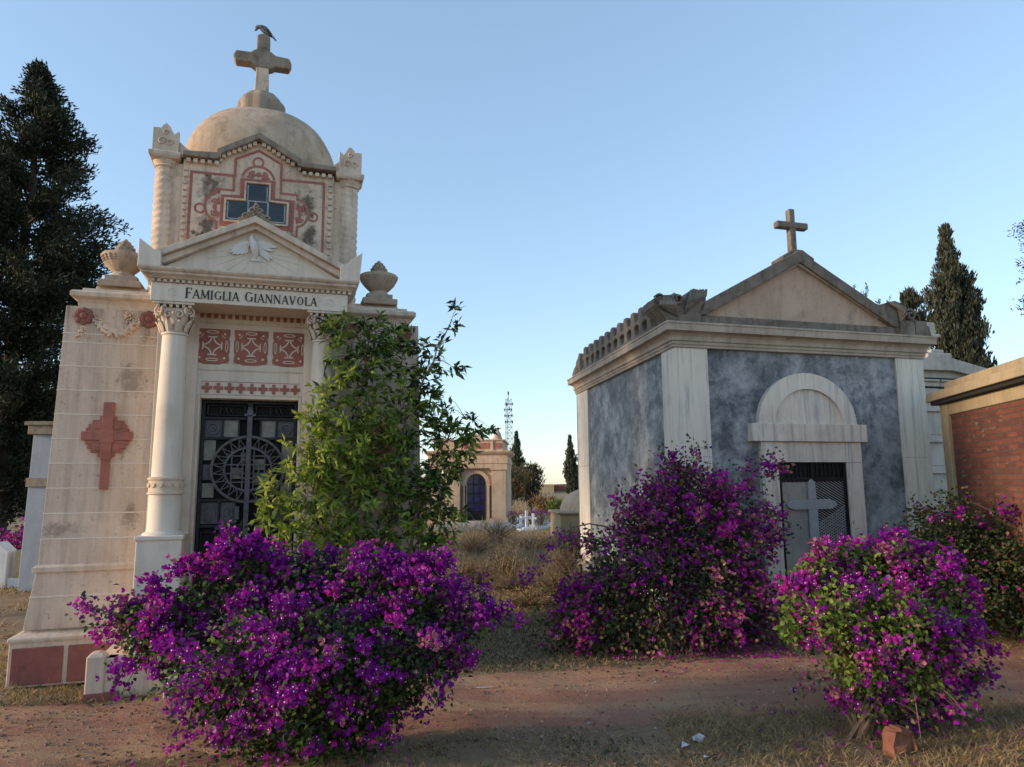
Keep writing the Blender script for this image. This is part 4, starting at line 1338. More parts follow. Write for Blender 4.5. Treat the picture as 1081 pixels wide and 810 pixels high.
# white crosses of the far graves
def far_cross(px, py, Y, h, lab):
    p = at(px, py, Y)
    t = thing('grave_cross', lab, 'grave cross', (p[0], p[1], 0), R(random.uniform(-35, 35)), 'white crosses on the far graves')
    b = MB(); b.box(-.045, .045, -.04, .04, .12, h); b.box(-h * .27, h * .27, -.035, .035, h * .64, h * .64 + .07); b.build('cross', 'white', t, .01)
    b = MB(); b.box(-.22, .22, -.15, .7, 0, .1); b.box(-.13, .13, -.08, .09, .1, .17); b.build('grave_slab', 'white', t, .01)
for args in ((556, 560, 24, .72, 'tallest white cross among the far graves'), (550, 559, 26, .5, 'small white cross left of the tallest far cross'), (563, 559, 25.5, .56, 'white cross just right of the tallest far cross'),
             (575, 557, 28, .45, 'white cross between the far brush and the cross group'), (585, 557, 27, .34, 'rightmost white cross among the far graves'), (543, 557, 29, .36, 'leftmost white cross beside the distant mausoleum')):
    far_cross(*args)

# ================================================================== VEGETATION
def catenary(a, b_, sag, n=7, wob=.0):
    a = np.array(a, float); b_ = np.array(b_, float)
    pts = []
    for i in range(n + 1):
        t = i / n
        p = a + (b_ - a) * t
        p[2] += sag * 4 * t * (1 - t)
        if 0 < i < n and wob: p += rng.normal(size=3) * wob
        pts.append(p)
    return pts


def bougainvillea(name, label, cat, base, blobs, n_clu, fl_per, fl_r, lf_per, mats, probs, lf_mats, lf_probs, group=None, canes=14, lf_len=.05, br=.026, trunk_r=.02, strays=(), inner=.4, flower_bias=None, hang=0.0, core=0, whip=14):
    """thorny shrub: canes from the base, twigs to every flower cluster, papery bracts in threes, leaves"""
    base = np.array(base, float)
    t = thing(name, label, cat, tuple(base), 0, group)
    bl = np.array([[*(np.array(c) - base), *r] for c, r in blobs])           # cx cy cz rx ry rz
    vol = (bl[:, 3] * bl[:, 4] * bl[:, 5]) ** .72
    pick = rng.choice(len(bl), size=n_clu, p=vol / vol.sum())
    d = unit(rng.normal(size=(n_clu, 3)))
    rad = np.where(rng.random(n_clu) < inner, rng.random(n_clu) ** .5 * .8, .82 + .3 * rng.random(n_clu))
    C = bl[pick, :3] + d * bl[pick, 3:] * rad[:, None]
    if len(strays):
        C = np.concatenate([C, np.array(strays) - base]); rad = np.concatenate([rad, np.ones(len(strays))])
    keep = C[:, 2] > .04
    C, rad = C[keep], rad[keep]
    st = MB()
    ends = bl[:, :3] * .92
    paths = []
    for e in list(ends) + [C[rng.integers(len(C))] for _ in range(max(0, canes - len(ends)))]:
        s0 = np.array([rng.normal() * .05, rng.normal() * .05, -.03])
        m = s0 + (e - s0) * .45 + np.array([0, 0, .12 + .1 * rng.random()]) + rng.normal(size=3) * .05
        pts = [(1 - u) ** 2 * s0 + 2 * u * (1 - u) * m + u * u * np.array(e) for u in np.linspace(0, 1, 9)]
        paths.append(np.array(pts))
        rr = trunk_r * (.55 + .6 * rng.random())
        st.tube(pts, [rr * (1 - .8 * u) for u in np.linspace(0, 1, 9)], 6)
    # long whips reaching out of the crown
    whips = []
    cm = bl[:, :3].mean(0)
    for k in range(whip):
        j = rng.integers(len(bl))
        dr = unit(unit(bl[j, :3] - cm) + np.array([0, 0, .35]) + rng.normal(size=3) * .35)
        a = bl[j, :3] + dr * bl[j, 3:].mean() * .5
        L_ = bl[j, 3:].mean() * (.75 + .7 * rng.random())
        e = a + dr * L_; e[2] -= .25 * L_ * rng.random()
        pts = catenary(a, e, .10 * L_, 7)
        if min(p[2] for p in pts) < .05: continue
        st.tube(pts, [.006 * (1 - .75 * i / 7) for i in range(8)], 4)
        whips += [pts[i] + rng.normal(size=3) * .012 for i in range(3, 8) if rng.random() < .75]
    if whips:
        C = np.concatenate([C, np.array(whips)]); rad = np.concatenate([rad, np.full(len(whips), .5)])
    allp = np.concatenate([p[3:] for p in paths])
    order = rng.permutation(len(C))
    for i in order:
        j = np.argmin(((allp - C[i]) ** 2).sum(1) + .02 * rng.random(len(allp)))
        a = allp[j]
        st.tube(catenary(a, C[i], .03 * np.linalg.norm(C[i] - a), 3, .008), [.0045, .0035, .0028, .0018], 3)
    st.build('canes', 'cane', t)
    # flowers
    nf = rng.poisson(fl_per * (.25 + 1.1 * (rad > .7)))
    if flower_bias is not None:
        nf = (nf * np.clip(np.array([flower_bias(c + base) for c in C]), 0, 3)).astype(int)
    ci = np.repeat(np.arange(len(C)), nf)
    out = unit(C - bl[:, :3].mean(0))
    F = C[ci] + rng.normal(size=(len(ci), 3)) * fl_r * np.array([1, 1, .8])
    if hang: F[:, 2] -= hang * rng.random(len(F)) ** 2
    F = F[F[:, 2] > .02]; ci = ci[:len(F)]
    ax = unit(out[ci] * .8 + np.array([0, 0, .45]) + rng.normal(size=(len(F), 3)) * .6)
    s1 = unit(np.cross(ax, rng.normal(size=(len(F), 3)))); s2 = np.cross(ax, s1)
    Vs, Fs, Ms = [], [], []
    cmat = rng.choice(len(mats), size=len(C), p=np.array(probs) / sum(probs))
    fm = np.where(rng.random(len(F)) < .6, cmat[ci], rng.choice(len(mats), size=len(F), p=np.array(probs) / sum(probs)))
    size = br * (.75 + .5 * rng.random((len(F), 1)))
    off = 0
    for k in range(3):
        a = 2 * PI * k / 3 + .3 * rng.normal(size=(len(F), 1))
        rdir = s1 * np.cos(a) + s2 * np.sin(a)
        tan = -s1 * np.sin(a) + s2 * np.cos(a)
        lift = .55 + .35 * rng.random((len(F), 1))
        b0 = F - ax * size * .25
        mid = F + rdir * size * .55 + ax * size * .25
        tip = F + rdir * size * .98 + ax * size * lift
        l = mid + tan * size * .58 + ax * size * .2; r = mid - tan * size * .58 + ax * size * .2
        Vs.append(np.stack([b0, l, tip, r, mid], 1).reshape(-1, 3))
        i = np.arange(len(F))[:, None] * 5 + off
        Fs.append(np.concatenate([i + np.array([[0, 4, 1]]), i + np.array([[1, 4, 2]]), i + np.array([[2, 4, 3]]), i + np.array([[3, 4, 0]])], 1).reshape(-1, 3))
        Ms.append(np.repeat(fm, 4)); off += len(F) * 5
    # cream tube flower in about a quarter of them
    e = np.where(rng.random(len(F)) < .3)[0]
    P = F[e] + ax[e] * size[e] * .5; s = .0042
    Vs.append(np.stack([P + s1[e] * s, P + s2[e] * s, P - s1[e] * s, P - s2[e] * s, P + ax[e] * s * 1.2], 1).reshape(-1, 3))
    i = np.arange(len(e))[:, None] * 5 + off
    Fs.append(np.concatenate([i + np.array([[0, 1, 4]]), i + np.array([[1, 2, 4]]), i + np.array([[2, 3, 4]]), i + np.array([[3, 0, 4]])], 1).reshape(-1, 3))
    Ms.append(np.full(len(e) * 4, len(mats)))
    raw_mesh('flowers', np.concatenate(Vs), np.concatenate(Fs), mats + ['br_eye'], np.concatenate(Ms), t)
    if core:
        pk = rng.choice(len(bl), size=core, p=vol / vol.sum())
        Pc = bl[pk, :3] + ball(core) * bl[pk, 3:] * .78
        Pc = Pc[Pc[:, 2] > .05]
        foliage('inner_leaves', Pc, rng.normal(size=Pc.shape), lf_len * 1.1, lf_len * .75, lf_mats[:2], [.8, .2], t, .18, .2)
    nl = rng.poisson(lf_per, len(C))
    li = np.repeat(np.arange(len(C)), nl)
    P = C[li] + rng.normal(size=(len(li), 3)) * fl_r * 1.5 - out[li] * .03
    ok = P[:, 2] > .02
    P, li = P[ok], li[ok]
    D = unit(out[li] * .7 + rng.normal(size=(len(P), 3)) * .7 + np.array([0, 0, -.1]))
    foliage('leaves', P, D, lf_len * (.6 + .7 * rng.random(len(P))), lf_len * .66, lf_mats, lf_probs, t, .18, .2)
    return t


def pxblobs(rows, Y):
    out = []
    for r in rows:
        px, py, rp = r[:3]; dy = r[3] if len(r) > 3 else 0.0
        yy = Y + dy
        m = rp * yy / FPX
        out.append((at(px, py, yy), (m, m * 1.0, m)))
    return out


V3 = ['br_pur', 'br_mag', 'br_deep', 'br_pale']
# big bush at the left front
rowsL = [(160, 668, 42, .05), (215, 640, 44, .1), (265, 620, 42, .15), (250, 590, 22, .1), (325, 622, 48, .2), (385, 620, 46, .2), (440, 640, 50, .1), (480, 665, 36, 0), (505, 640, 14, .05),
         (200, 700, 40, -.15), (270, 690, 60, -.3), (340, 690, 64, -.35), (410, 695, 58, -.25), (460, 700, 30, -.1), (240, 740, 40, -.2), (320, 750, 48, -.3), (400, 740, 38, -.1), (240, 790, 16, -.1), (190, 735, 12, -.1), (150, 655, 26, .1), (330, 600, 24, .3), (300, 640, 55, .5), (400, 650, 55, .5), (275, 775, 34, -.1), (335, 785, 46, -.15), (385, 772, 32, -.1), (430, 735, 22, 0)]
bougainvillea('bougainvillea_bush', 'largest purple bougainvillea bush in front of the cream domed tomb', 'bush', gnd(310, 798), pxblobs(rowsL, 4.45), 560, 29, .036, 9,
              V3, [.50, .22, .23, .05], ['lf_dark', 'lf_mid', 'lf_olive'], [.6, .3, .1], 'bougainvillea bushes', 16, .034, .0205, .016,
              strays=[at(462, 738, 4.4), at(125, 708, 4.35), at(130, 728, 4.35), at(186, 785, 4.3), at(523, 642, 4.45), at(445, 752, 4.4), at(105, 672, 4.5), at(268, 572, 4.55), at(262, 580, 4.5), at(160, 615, 4.5), at(190, 602, 4.5)],
              flower_bias=lambda p: 1.2 if p[2] > .75 else (.75 if p[2] > .5 else .3), core=15000, whip=7)
# right front bush with green leaves and woody foot
rowsR = [(862, 612, 34, 0), (905, 598, 30, .1), (945, 597, 30, .15), (985, 612, 34, .1), (1005, 640, 24, 0), (1000, 678, 28, -.05), (845, 645, 26, -.05), (835, 668, 18, -.05), (885, 645, 40, -.25), (940, 650, 48, -.3), (985, 665, 36, -.2), (905, 700, 40, -.15), (960, 705, 36, -.15), (1035, 715, 10, 0), (930, 740, 22, -.1), (990, 735, 18, 0), (930, 620, 40, .35), (970, 660, 40, .4), (950, 740, 26, -.05), (925, 722, 22, -.1), (975, 725, 20, -.05)]
bougainvillea('bougainvillea_bush', 'leafy magenta bougainvillea bush on bare woody stems at the right front', 'bush', gnd(912, 778), pxblobs(rowsR, 4.85), 380, 18, .036, 15,
              V3, [.34, .48, .10, .08], ['lf_mid', 'lf_light', 'lf_dark', 'lf_olive', 'lf_dry'], [.24, .03, .52, .13, .08], 'bougainvillea bushes', 16, .038, .021, .02,
              strays=[at(1042, 712, 4.9), at(1050, 690, 4.9), at(1000, 732, 4.85), at(848, 722, 4.8), at(878, 735, 4.8), at(961, 757, 4.7), at(1022, 728, 4.85)],
              flower_bias=lambda p: (2.0 if p[2] > .9 else (1.2 if p[0] > 2.6 else .5)), core=7000, whip=6)
# broad bush in front of the marble tomb
rowsM = [(700, 525, 26, .4), (735, 525, 34, .4), (770, 535, 34, .4), (700, 555, 32, .2), (745, 570, 46, .2), (785, 575, 32, .2), (668, 565, 24, .3), (655, 598, 40, .1), (625, 640, 34, 0), (604, 672, 24, -.1), (596, 690, 20, -.2), (612, 655, 26, -.15), (640, 625, 30, -.1), (640, 680, 30, -.2), (690, 615, 44, 0), (745, 625, 50, 0), (795, 625, 28, .1), (800, 660, 24, .1), (690, 665, 44, -.2), (745, 668, 42, -.1), (655, 645, 40, -.2), (720, 505, 16, .5), (775, 650, 34, 0), (720, 590, 50, .7), (660, 650, 50, .7), (770, 640, 50, .7)]
bougainvillea('bougainvillea_bush', 'broad shaded bougainvillea with drying brown leaves against the marble tomb', 'bush', gnd(705, 690), pxblobs(rowsM, 7.2), 620, 12, .055, 26,
              V3, [.26, .42, .12, .20], ['lf_dark', 'lf_dry', 'lf_mid', 'lf_olive'], [.45, .32, .08, .15], 'bougainvillea bushes', 20, .046, .03, .02,
              strays=[at(805, 490, 7.6), at(815, 492, 7.6), at(790, 489, 7.6), at(822, 493, 7.6), at(815, 540, 7.6), at(812, 570, 7.6), at(813, 585, 7.6), at(652, 526, 7.6), at(666, 524, 7.6), at(712, 488, 7.7), at(708, 480, 7.7)],
              flower_bias=lambda p: (1.6 if p[2] > 1.05 else (1.7 if p[0] < .75 and p[2] > .12 else (.7 if p[0] > 1.5 else (.5 if p[2] > .6 else .16)))), hang=.08, core=6000)
# dry bush at the far right under the brick wall, leaf mix darkened for shade
rowsF = [(985, 570, 26, .3), (1010, 560, 24, .3), (960, 585, 20, .2), (1040, 570, 24, .3), (1000, 600, 36, 0), (1050, 600, 36, 0), (1085, 590, 40, 0), (1075, 635, 36, -.1), (1030, 640, 34, -.2), (990, 630, 30, -.1), (1110, 625, 40, 0)]
bougainvillea('bougainvillea_bush', 'bougainvillea with shade painted into its leaves and few flowers below the brick tomb wall', 'bush', gnd(1040, 668), pxblobs(rowsF, 7.5), 360, 5, .05, 26,
              V3, [.34, .34, .22, .10], ['lf_dark', 'lf_dry', 'lf_mid', 'lf_olive'], [.72, .10, .03, .15], 'bougainvillea bushes', 14, .046, .03, .02,
              strays=[at(1060, 545, 7.4), at(1072, 548, 7.4), at(1066, 540, 7.4), at(1012, 542, 7.4)],
              flower_bias=lambda p: 1.3 if p[2] > 1.15 else .12, core=5000, whip=10)
# small bright one behind the white grave at the far left
bougainvillea('bougainvillea_bush', 'small bougainvillea behind the whitewashed grave at the left edge', 'bush', (-9.3, 13.6, 0), [((-9.25, 13.6, .62), (.3, .25, .2)), ((-9.0, 13.6, .85), (.2, .25, .16)), ((-9.5, 13.6, .4), (.25, .25, .25))], 34, 12, .07, 8,
              V3, [.2, .6, .1, .1], ['lf_dark', 'lf_mid'], [.6, .4], 'bougainvillea bushes', 5, .07, .045, .02)
# long bare cane arching left from the broad bush, with a flowering tip
AC = thing('arching_cane', 'long bare bougainvillea cane arching left with purple flowers at its tip', 'branch', tuple(at(640, 556, 7.4)))
o0 = at(640, 556, 7.4)
pp = [at(x, y, 7.4 - .1 * i) - o0 for i, (x, y) in enumerate(((655, 565), (640, 556), (622, 553), (605, 557), (592, 566), (582, 578), (572, 590), (562, 604), (553, 612)))]
b = MB(); b.tube(pp, [.008, .008, .007, .007, .006, .006, .005, .004, .003], 5)
b.build('cane', 'brown', AC)
P = np.concatenate([np.repeat(np.array(pp[4:]), 26, 0) + rng.normal(size=(130, 3)) * .035])
foliage('flowers', P, rng.normal(size=P.shape), .034, .028, ['br_deep', 'br_pur'], [.6, .4], AC)


# --- leafy climber on the right wing of the left tomb
def climber():
    Y = 6.3
    base = gnd(395, 655); base[1] = 6.3; base[0] = at(395, 600, 6.3)[0]
    t = thing('leafy_climber', 'tall green leafy climber covering the right wing of the cream tomb', 'climber', tuple(base))
    rows = [(362, 342, 20, 0, 'm'), (392, 352, 24, .0, 'd'), (425, 362, 22, 0, 'd'), (352, 372, 16, -.05, 'm'), (385, 388, 28, 0, 'd'), (430, 385, 26, 0, 'd'), (360, 400, 18, -.1, 'l'), (345, 440, 24, -.15, 'l'), (325, 440, 12, -.15, 'l'), (385, 440, 30, -.1, 'm'), (425, 430, 32, -.1, 'm'), (462, 430, 24, 0, 'd'), (478, 465, 24, .05, 'd'),
            (325, 480, 28, -.25, 'l'), (360, 480, 28, -.2, 'l'), (400, 490, 34, -.2, 'm'), (440, 485, 32, -.1, 'd'), (492, 475, 16, .05, 'd'), (298, 520, 24, -.35, 'l'), (288, 548, 17, -.35, 'l'), (330, 530, 26, -.3, 'l'), (370, 540, 30, -.2, 'm'), (415, 545, 26, -.2, 'm'), (455, 535, 24, -.1, 'd'), (310, 570, 20, -.3, 'l'), (350, 575, 22, -.3, 'l'), (400, 585, 22, -.25, 'm'), (450, 580, 20, -.1, 'd'), (482, 545, 14, 0, 'd'),
            (480, 340, 8, .1, 'd'), (478, 322, 7, .1, 'd'), (470, 352, 9, .1, 'd'), (460, 375, 13, .05, 'd'), (478, 395, 9, .1, 'd'), (490, 392, 6, .1, 'd'), (500, 450, 10, .1, 'd'), (512, 455, 6, .1, 'd'), (523, 452, 4, .1, 'd'), (500, 438, 6, .1, 'd'), (345, 345, 14, -.05, 'm'), (440, 520, 28, -.1, 'd'), (462, 555, 24, 0, 'd'), (428, 560, 26, -.1, 'm'), (470, 500, 20, 0, 'd'), (415, 470, 26, -.1, 'm'), (338, 500, 22, -.2, 'l'), (342, 470, 20, -.2, 'l'), (340, 410, 12, -.1, 'm'), (350, 450, 18, -.2, 'l'), (375, 510, 24, -.2, 'l'), (392, 455, 22, -.1, 'l'), (345, 555, 22, -.3, 'l'), (372, 590, 20, -.3, 'l'), (475, 505, 18, 0, 'd'), (420, 600, 20, -.2, 'd'), (445, 405, 20, 0, 'd')]
    st = MB()
    bundles = {'l': ([], []), 'm': ([], []), 'd': ([], [])}
    trunks = []
    for (x0, ys) in ((382, [(650, 0), (590, 0), (520, 6), (440, -5), (380, 4), (345, 8)]), (400, [(650, 0), (580, 6), (500, 16), (430, 30), (395, 50), (340, 76)]), (372, [(650, 0), (600, -10), (540, -38), (480, -45), (430, -30)]), (430, [(650, 0), (580, 3), (520, 14), (470, 35), (440, 60)]), (365, [(650, 0), (600, -25), (560, -50), (530, -70)])):
        pts = [at(x0 + dx, y, 6.42 + .002 * (x0 + dx - 380)) - base for y, dx in ys]
        fine = []
        for i in range(len(pts) - 1):
            for u in np.linspace(0, 1, 5)[:-1]:
                fine.append(pts[i] * (1 - u) + pts[i + 1] * u + rng.normal(size=3) * .008)
        fine.append(pts[-1]); fine[0][2] = -.05
        trunks.append(np.array(fine))
        st.tube(fine, [.017 * (1 - .75 * i / len(fine)) for i in range(len(fine))], 6)
    tp = np.concatenate([k[4:] for k in trunks])
    for (x, y, r, dy, c) in rows:
        m = r * Y / FPX
        yy = Y + .35 * dy + float(np.interp(x, [330, 360, 400, 440], [-.12, 0, .2, .38]))
        cen = at(x, y, yy) - base
        n = max(3, int((23 if c == 'd' else 23) * (r / 24) ** 2.0))
        for k in range(n):
            p = cen + ball(1)[0] * m * np.array([1.15, .9, 1.15])
            j = np.argmin(((tp - p) ** 2).sum(1))
            a = tp[j]
            pth = catenary(a, p, .04, 3, .01) if k % 3 == 0 else catenary(p - (p - cen) * .6, p, .01, 3, .006)
            st.tube(pth, [.004, .003, .0025, .0015], 3)
            # a rosette of long leaves at the twig end
            kk = 6 + int(rng.integers(7)) if r > 9 else 6
            dirn = unit((p - a) + np.array([0, 0, .06]) + rng.normal(size=3) * .05)
            D = unit(dirn * .7 + rng.normal(size=(kk, 3)) * .75 + np.array([0, 0, -.12]))
            q_ = p - dirn * .1 * rng.random((kk, 1))
            cc = c if rng.random() < .75 else ('m' if c != 'm' else ('l' if rng.random() < .5 else 'd'))
            bundles[cc][0].append(q_); bundles[cc][1].append(D)
    st.build('stems', 'brown', t)
    for c, mats, pr in (('l', ['lf_light', 'lf_mid'], [.7, .3]), ('m', ['lf_mid', 'lf_light', 'lf_dark'], [.55, .32, .13]), ('d', ['lf_dark', 'lf_mid'], [.5, .5])):  # darker leaves at the right paint in the side against the sun
        if not bundles[c][0]: continue
        P = np.concatenate(bundles[c][0]); D = np.concatenate(bundles[c][1])
        foliage('leaves', P, D, (.06 + .055 * rng.random(len(P))), .03, mats, pr, t, .16, .25)


climber()


# --- trees
def tree(name, label, cat, base, H, prof, mats, probs, n_bough, sprigs, sl, sw, trunk_r, group=None, up=.15, first=.12, lean=0.0, clump=.32, dense=1.0, gap=.0):
    """conifer: tapered trunk, boughs all round, sprig clumps along each; prof(t) = crown radius at height share t"""
    base = np.array(base, float)
    t = thing(name, label, cat, tuple(base), 0, group)
    b = MB()
    trunk = [(lean * H * k / 8 + rng.normal() * .03, rng.normal() * .03, H * .97 * k / 8 - .1) for k in range(9)]
    b.tube(trunk, [trunk_r * (1 - .93 * (k / 8)) + .01 for k in range(9)], 9)
    Ps, Ds = [], []
    for i in range(n_bough):
        hh = first + (1 - first) * (i + rng.random()) / n_bough
        r = prof(hh) * (.7 + .45 * rng.random())
        if rng.random() < gap: r *= .45
        a = rng.random() * 2 * PI
        s0 = np.array([lean * H * hh, 0, H * hh * .98])
        e = s0 + np.array([math.cos(a) * r, math.sin(a) * r, up * r + rng.normal() * .12 * r])
        b.tube(catenary(s0, e, -.05 * r, 4), [max(.008, trunk_r * .28 * (1 - hh * .8)), trunk_r * .15 * (1 - hh * .8) + .006, .006, .005, .003], 4)
        nc = max(2, int(r / clump * 2.2))
        for k in range(nc):
            u = .28 + .72 * (k + rng.random()) / nc
            c = s0 + (e - s0) * u
            n = int(sprigs * dense * (.6 + .8 * rng.random()))
            Q = c + ball(n) * clump * np.array([.85, .85, .68]) * (.55 + .5 * r / max(.3, prof(.35)))
            Ps.append(Q)
            Ds.append(unit(unit(e - s0) * .8 + np.array([0, 0, up * 1.2]) + rng.normal(size=(n, 3)) * .55))
    b.build('trunk', 'bark', t, 0, 60)
    P = np.concatenate(Ps); D = np.concatenate(Ds)
    # sprig colour follows the clump it grows in
    foliage('crown', P, D, sl * (.7 + .6 * rng.random(len(P))), sw, mats, probs, t, 0, .12)
    return t


def lerp_prof(pts):
    xs = [p[0] for p in pts]; ys = [p[1] for p in pts]
    return lambda u: float(np.interp(u, xs, ys))


p = at(-6, 560, 16)
tree('tall_conifer', 'tall dark broad conifer rising behind the cream tomb at the left', 'tree', (p[0], p[1], 0), 11.9, lerp_prof([(0, 1.0), (.15, 1.1), (.3, 1.5), (.5, 1.85), (.6, 2.0), (.66, 1.9), (.74, 1.25), (.82, 1.05), (.92, .5), (1, .06)]),
     ['lf_con', 'lf_con2', 'lf_cyp2'], [.6, .25, .15], 300, 60, .12, .042, .22, up=.32, first=.07, lean=.012, clump=.36, gap=.28)
# lighter trees far behind it
for (px, Y, H, r, lab) in ((45, 22, 4.6, 1.3, 'lighter olive tree between the dark conifer and the white tomb'), (-30, 26, 5.2, 1.8, 'pale tree in the far left background behind the conifer trunk')):
    p = at(px, 540, Y)
    tree('background_tree', lab, 'tree', (p[0], p[1], 0), H, lerp_prof([(0, .3), (.3, r), (.7, r), (1, .3)]), ['lf_olive', 'lf_mid', 'lf_con2'], [.4, .3, .3], 46, 20, .16, .07, .1, up=.4, first=.25, clump=.42, group='trees behind the left graves')
tree('tall_conifer', 'unseen high crowned conifer added at the left to shade the marble tomb flank', 'tree', (-13.5, 7.3, 0), 8.2, lerp_prof([(0, .3), (.5, .5), (.56, 1.9), (.75, 1.9), (.9, 1.0), (1, .3)]), ['lf_con', 'lf_con2', 'lf_cyp2'], [.6, .25, .15], 140, 26, .17, .06, .2, up=.25, first=.53, clump=.40, gap=.2)  # added out of view; its high crown shades the marble tomb's flank
# cypresses at the right
p = at(1016, 430, 24)
tree('cypress', 'grey green cypress with a side tip behind the niche block', 'tree', (p[0], p[1], 0), 1.6 + (505 - 226) / 750 * 24, lerp_prof([(0, .9), (.45, 1.0), (.6, .8), (.75, .5), (.87, .26), (.95, .12), (1, .04)]), ['lf_cyp', 'lf_cyp2', 'lf_con2'], [.6, .25, .15], 240, 32, .17, .055, .16, up=2.0, first=.1, clump=.24, gap=.3, group='cypresses behind the tombs')
p = at(1041, 430, 24.3)
tree('cypress', 'small low cypress leaning right beside the grey green one', 'tree', (p[0], p[1], 0), 5.3, lerp_prof([(0, .5), (.6, .6), (.85, .35), (1, .1)]), ['lf_cyp', 'lf_cyp2'], [.6, .4], 80, 22, .22, .06, .1, up=1.6, first=.1, clump=.28, group='cypresses behind the tombs')
p = at(1031, 430, 24.0)
tree('cypress', 'slender shoot like cypress between the grey green one and the small low one', 'tree', (p[0], p[1], 0), 8.4, lerp_prof([(0, .3), (.6, .5), (.85, .35), (.97, .3), (1, .15)]), ['lf_cyp', 'lf_cyp2'], [.6, .4], 70, 22, .22, .06, .1, up=1.5, first=.4, clump=.26, lean=.012, group='cypresses behind the tombs')
p = at(972, 430, 21)
tree('cypress', 'dark round topped cypress just left of the stepped gable', 'tree', (p[0], p[1], 0), 1.6 + (505 - 310) / 750 * 21, lerp_prof([(0, .5), (.7, .42), (.9, .34), (1, .2)]), ['lf_cyp2', 'lf_cyp'], [.7, .3], 110, 26, .2, .05, .12, up=1.7, first=.3, clump=.24, group='cypresses behind the tombs')
# slim cypresses far off
for (px, top, bot, w, Y, lab) in ((546, 457, 525, 8.5, 62, 'dark slim cypress beside the lattice mast'), (603, 462, 535, 7.5, 60, 'dark slim cypress beside the small domed tomb'), (610, 494, 535, 5.5, 66, 'short cypress top right of the slim cypress')):
    p = at(px, 530, Y)
    H = EYE + (511 - top) / 750 * Y
    tree('cypress', lab, 'tree', (p[0], p[1], 0), H, lerp_prof([(0, w / 750 * Y * .8), (.3, w / 750 * Y * .85), (.6, w / 750 * Y * .55), (.85, w / 750 * Y * .22), (1, .02)]), ['lf_cyp', 'lf_cyp2'], [.6, .4], 170, 14, .24, .07, .15, up=2.4, first=.03, clump=.22, group='cypresses behind the tombs')
# conifer whose twigs reach in at the right edge
p = at(1156, 430, 15)
tree('tall_conifer', 'thin feathery conifer only just entering at the right edge', 'tree', (p[0], p[1], 0), 8.6, lerp_prof([(0, .8), (.4, 1.15), (.75, 1.1), (.92, .9), (1, .5)]), ['lf_cyp2', 'lf_con'], [.5, .5], 120, 60, .09, .024, .14, up=.1, first=.2, clump=.30, gap=.3)
# brownish brush trees in the middle distance; haze and sun put into lighter leaves
for (px, py, Y, H, r, mats_, lab) in ((538, 540, 40, 2.5, .9, ['lf_olive', 'gr_brown', 'lf_dry'], 'brownish olive bushy tree under the lattice mast'), (560, 540, 42, 2.5, .8, ['lf_con2', 'lf_cyp', 'gr_brown'], 'grey green pointed bushy tree beside the white belfry'), (578, 545, 36, .5, .5, ['gr_brown', 'lf_dry', 'lf_olive'], 'reddish brown leafless brush in front of the far houses'), (588, 548, 34, .4, .4, ['lf_mid', 'lf_olive', 'gr_brown'], 'low green brush left of the small domed tomb'), (527, 545, 38, 2.4, .9, ['lf_olive', 'gr_brown', 'lf_dry'], 'brown bushy tree at the distant mausoleum corner')):
    p = at(px, py, Y)
    tree('brush_tree', lab, 'tree', (p[0], p[1], 0), H, lerp_prof([(0, r * .7), (.5, r), (.8, r * .7), (1, .15)]), mats_, [.5, .3, .2], 60, 18, .22, .06, .07, up=.9, first=.05, clump=.34, group='brush trees in the middle distance')

# ================================================================== GROUND, ROAD, GRASS
def hgt(x, y):
    near = np.exp(-((np.hypot(x, y - 6) / 30) ** 4))
    return near * (.014 * np.sin(1.7 * x + .6 * y) + .012 * np.sin(2.9 * y - 1.1 * x + 1) + .006 * np.sin(6.1 * x + 4.3 * y))


def graded(lo, hi, fine_lo, fine_hi, step):
    a = list(np.arange(fine_lo, fine_hi + 1e-6, step))
    s, x = step, fine_hi
    while x < hi: s *= 1.35; x += s; a.append(x)
    s, x = step, fine_lo
    pre = []
    while x > lo: s *= 1.35; x -= s; pre.append(x)
    return np.array(pre[::-1] + a)


def grid(name, xs, yfun, nu, mats, dz):
    pass


xs = graded(-900, 900, -6, 6, .12); ys = graded(-60, 1800, 2.5, 14, .12)
gx, gy = np.meshgrid(xs, ys)
gz = hgt(gx, gy)
V = np.stack([gx, gy, gz], -1).reshape(-1, 3)
nx, ny = len(xs), len(ys)
ii = (np.arange(ny - 1)[:, None] * nx + np.arange(nx - 1)[None, :]).ravel()
F = np.stack([ii, ii + 1, ii + 1 + nx, ii + nx], 1)


def groundmat(name, cols, gravel, sc=.7):
    m, nt, b, _ = nodes_of(name)
    v = objvec(nt)
    a, bb, c, d = cols
    col = mixc(nt, ramp(nt, noise(nt, v, sc, 6, .65), .4, .62), a, bb)
    col = mixc(nt, ramp(nt, noise(nt, v, sc * 3.1, 8, .7, .3), .5, .68, 0, .85), col, c)
    col = mixc(nt, ramp(nt, noise(nt, v, 26, 5, .75), .5, .7, 0, .6), col, d)
    if gravel > .3:
        lane = noise(nt, scaled(nt, v, (.22, 1.9, 1)), 1.5, 7, .65, .3)
        col = mixc(nt, ramp(nt, lane, .46, .66, 0, .8), col, (.50, .33, .19))
    vo = N(nt, 'ShaderNodeTexVoronoi'); vo.inputs['Scale'].default_value = 55; nt.links.new(v, vo.inputs['Vector'])
    col = mixc(nt, ramp(nt, vo.outputs['Distance'], .05, .3, gravel, 0), col, tuple(min(1, x * 1.7) for x in a))
    nt.links.new(col, b.inputs['Base Color']); b.inputs['Roughness'].default_value = .97; b.inputs['Specular IOR Level'].default_value = .15
    bump(nt, b, noise(nt, v, 34, 8, .75), .9, .03)
    return m


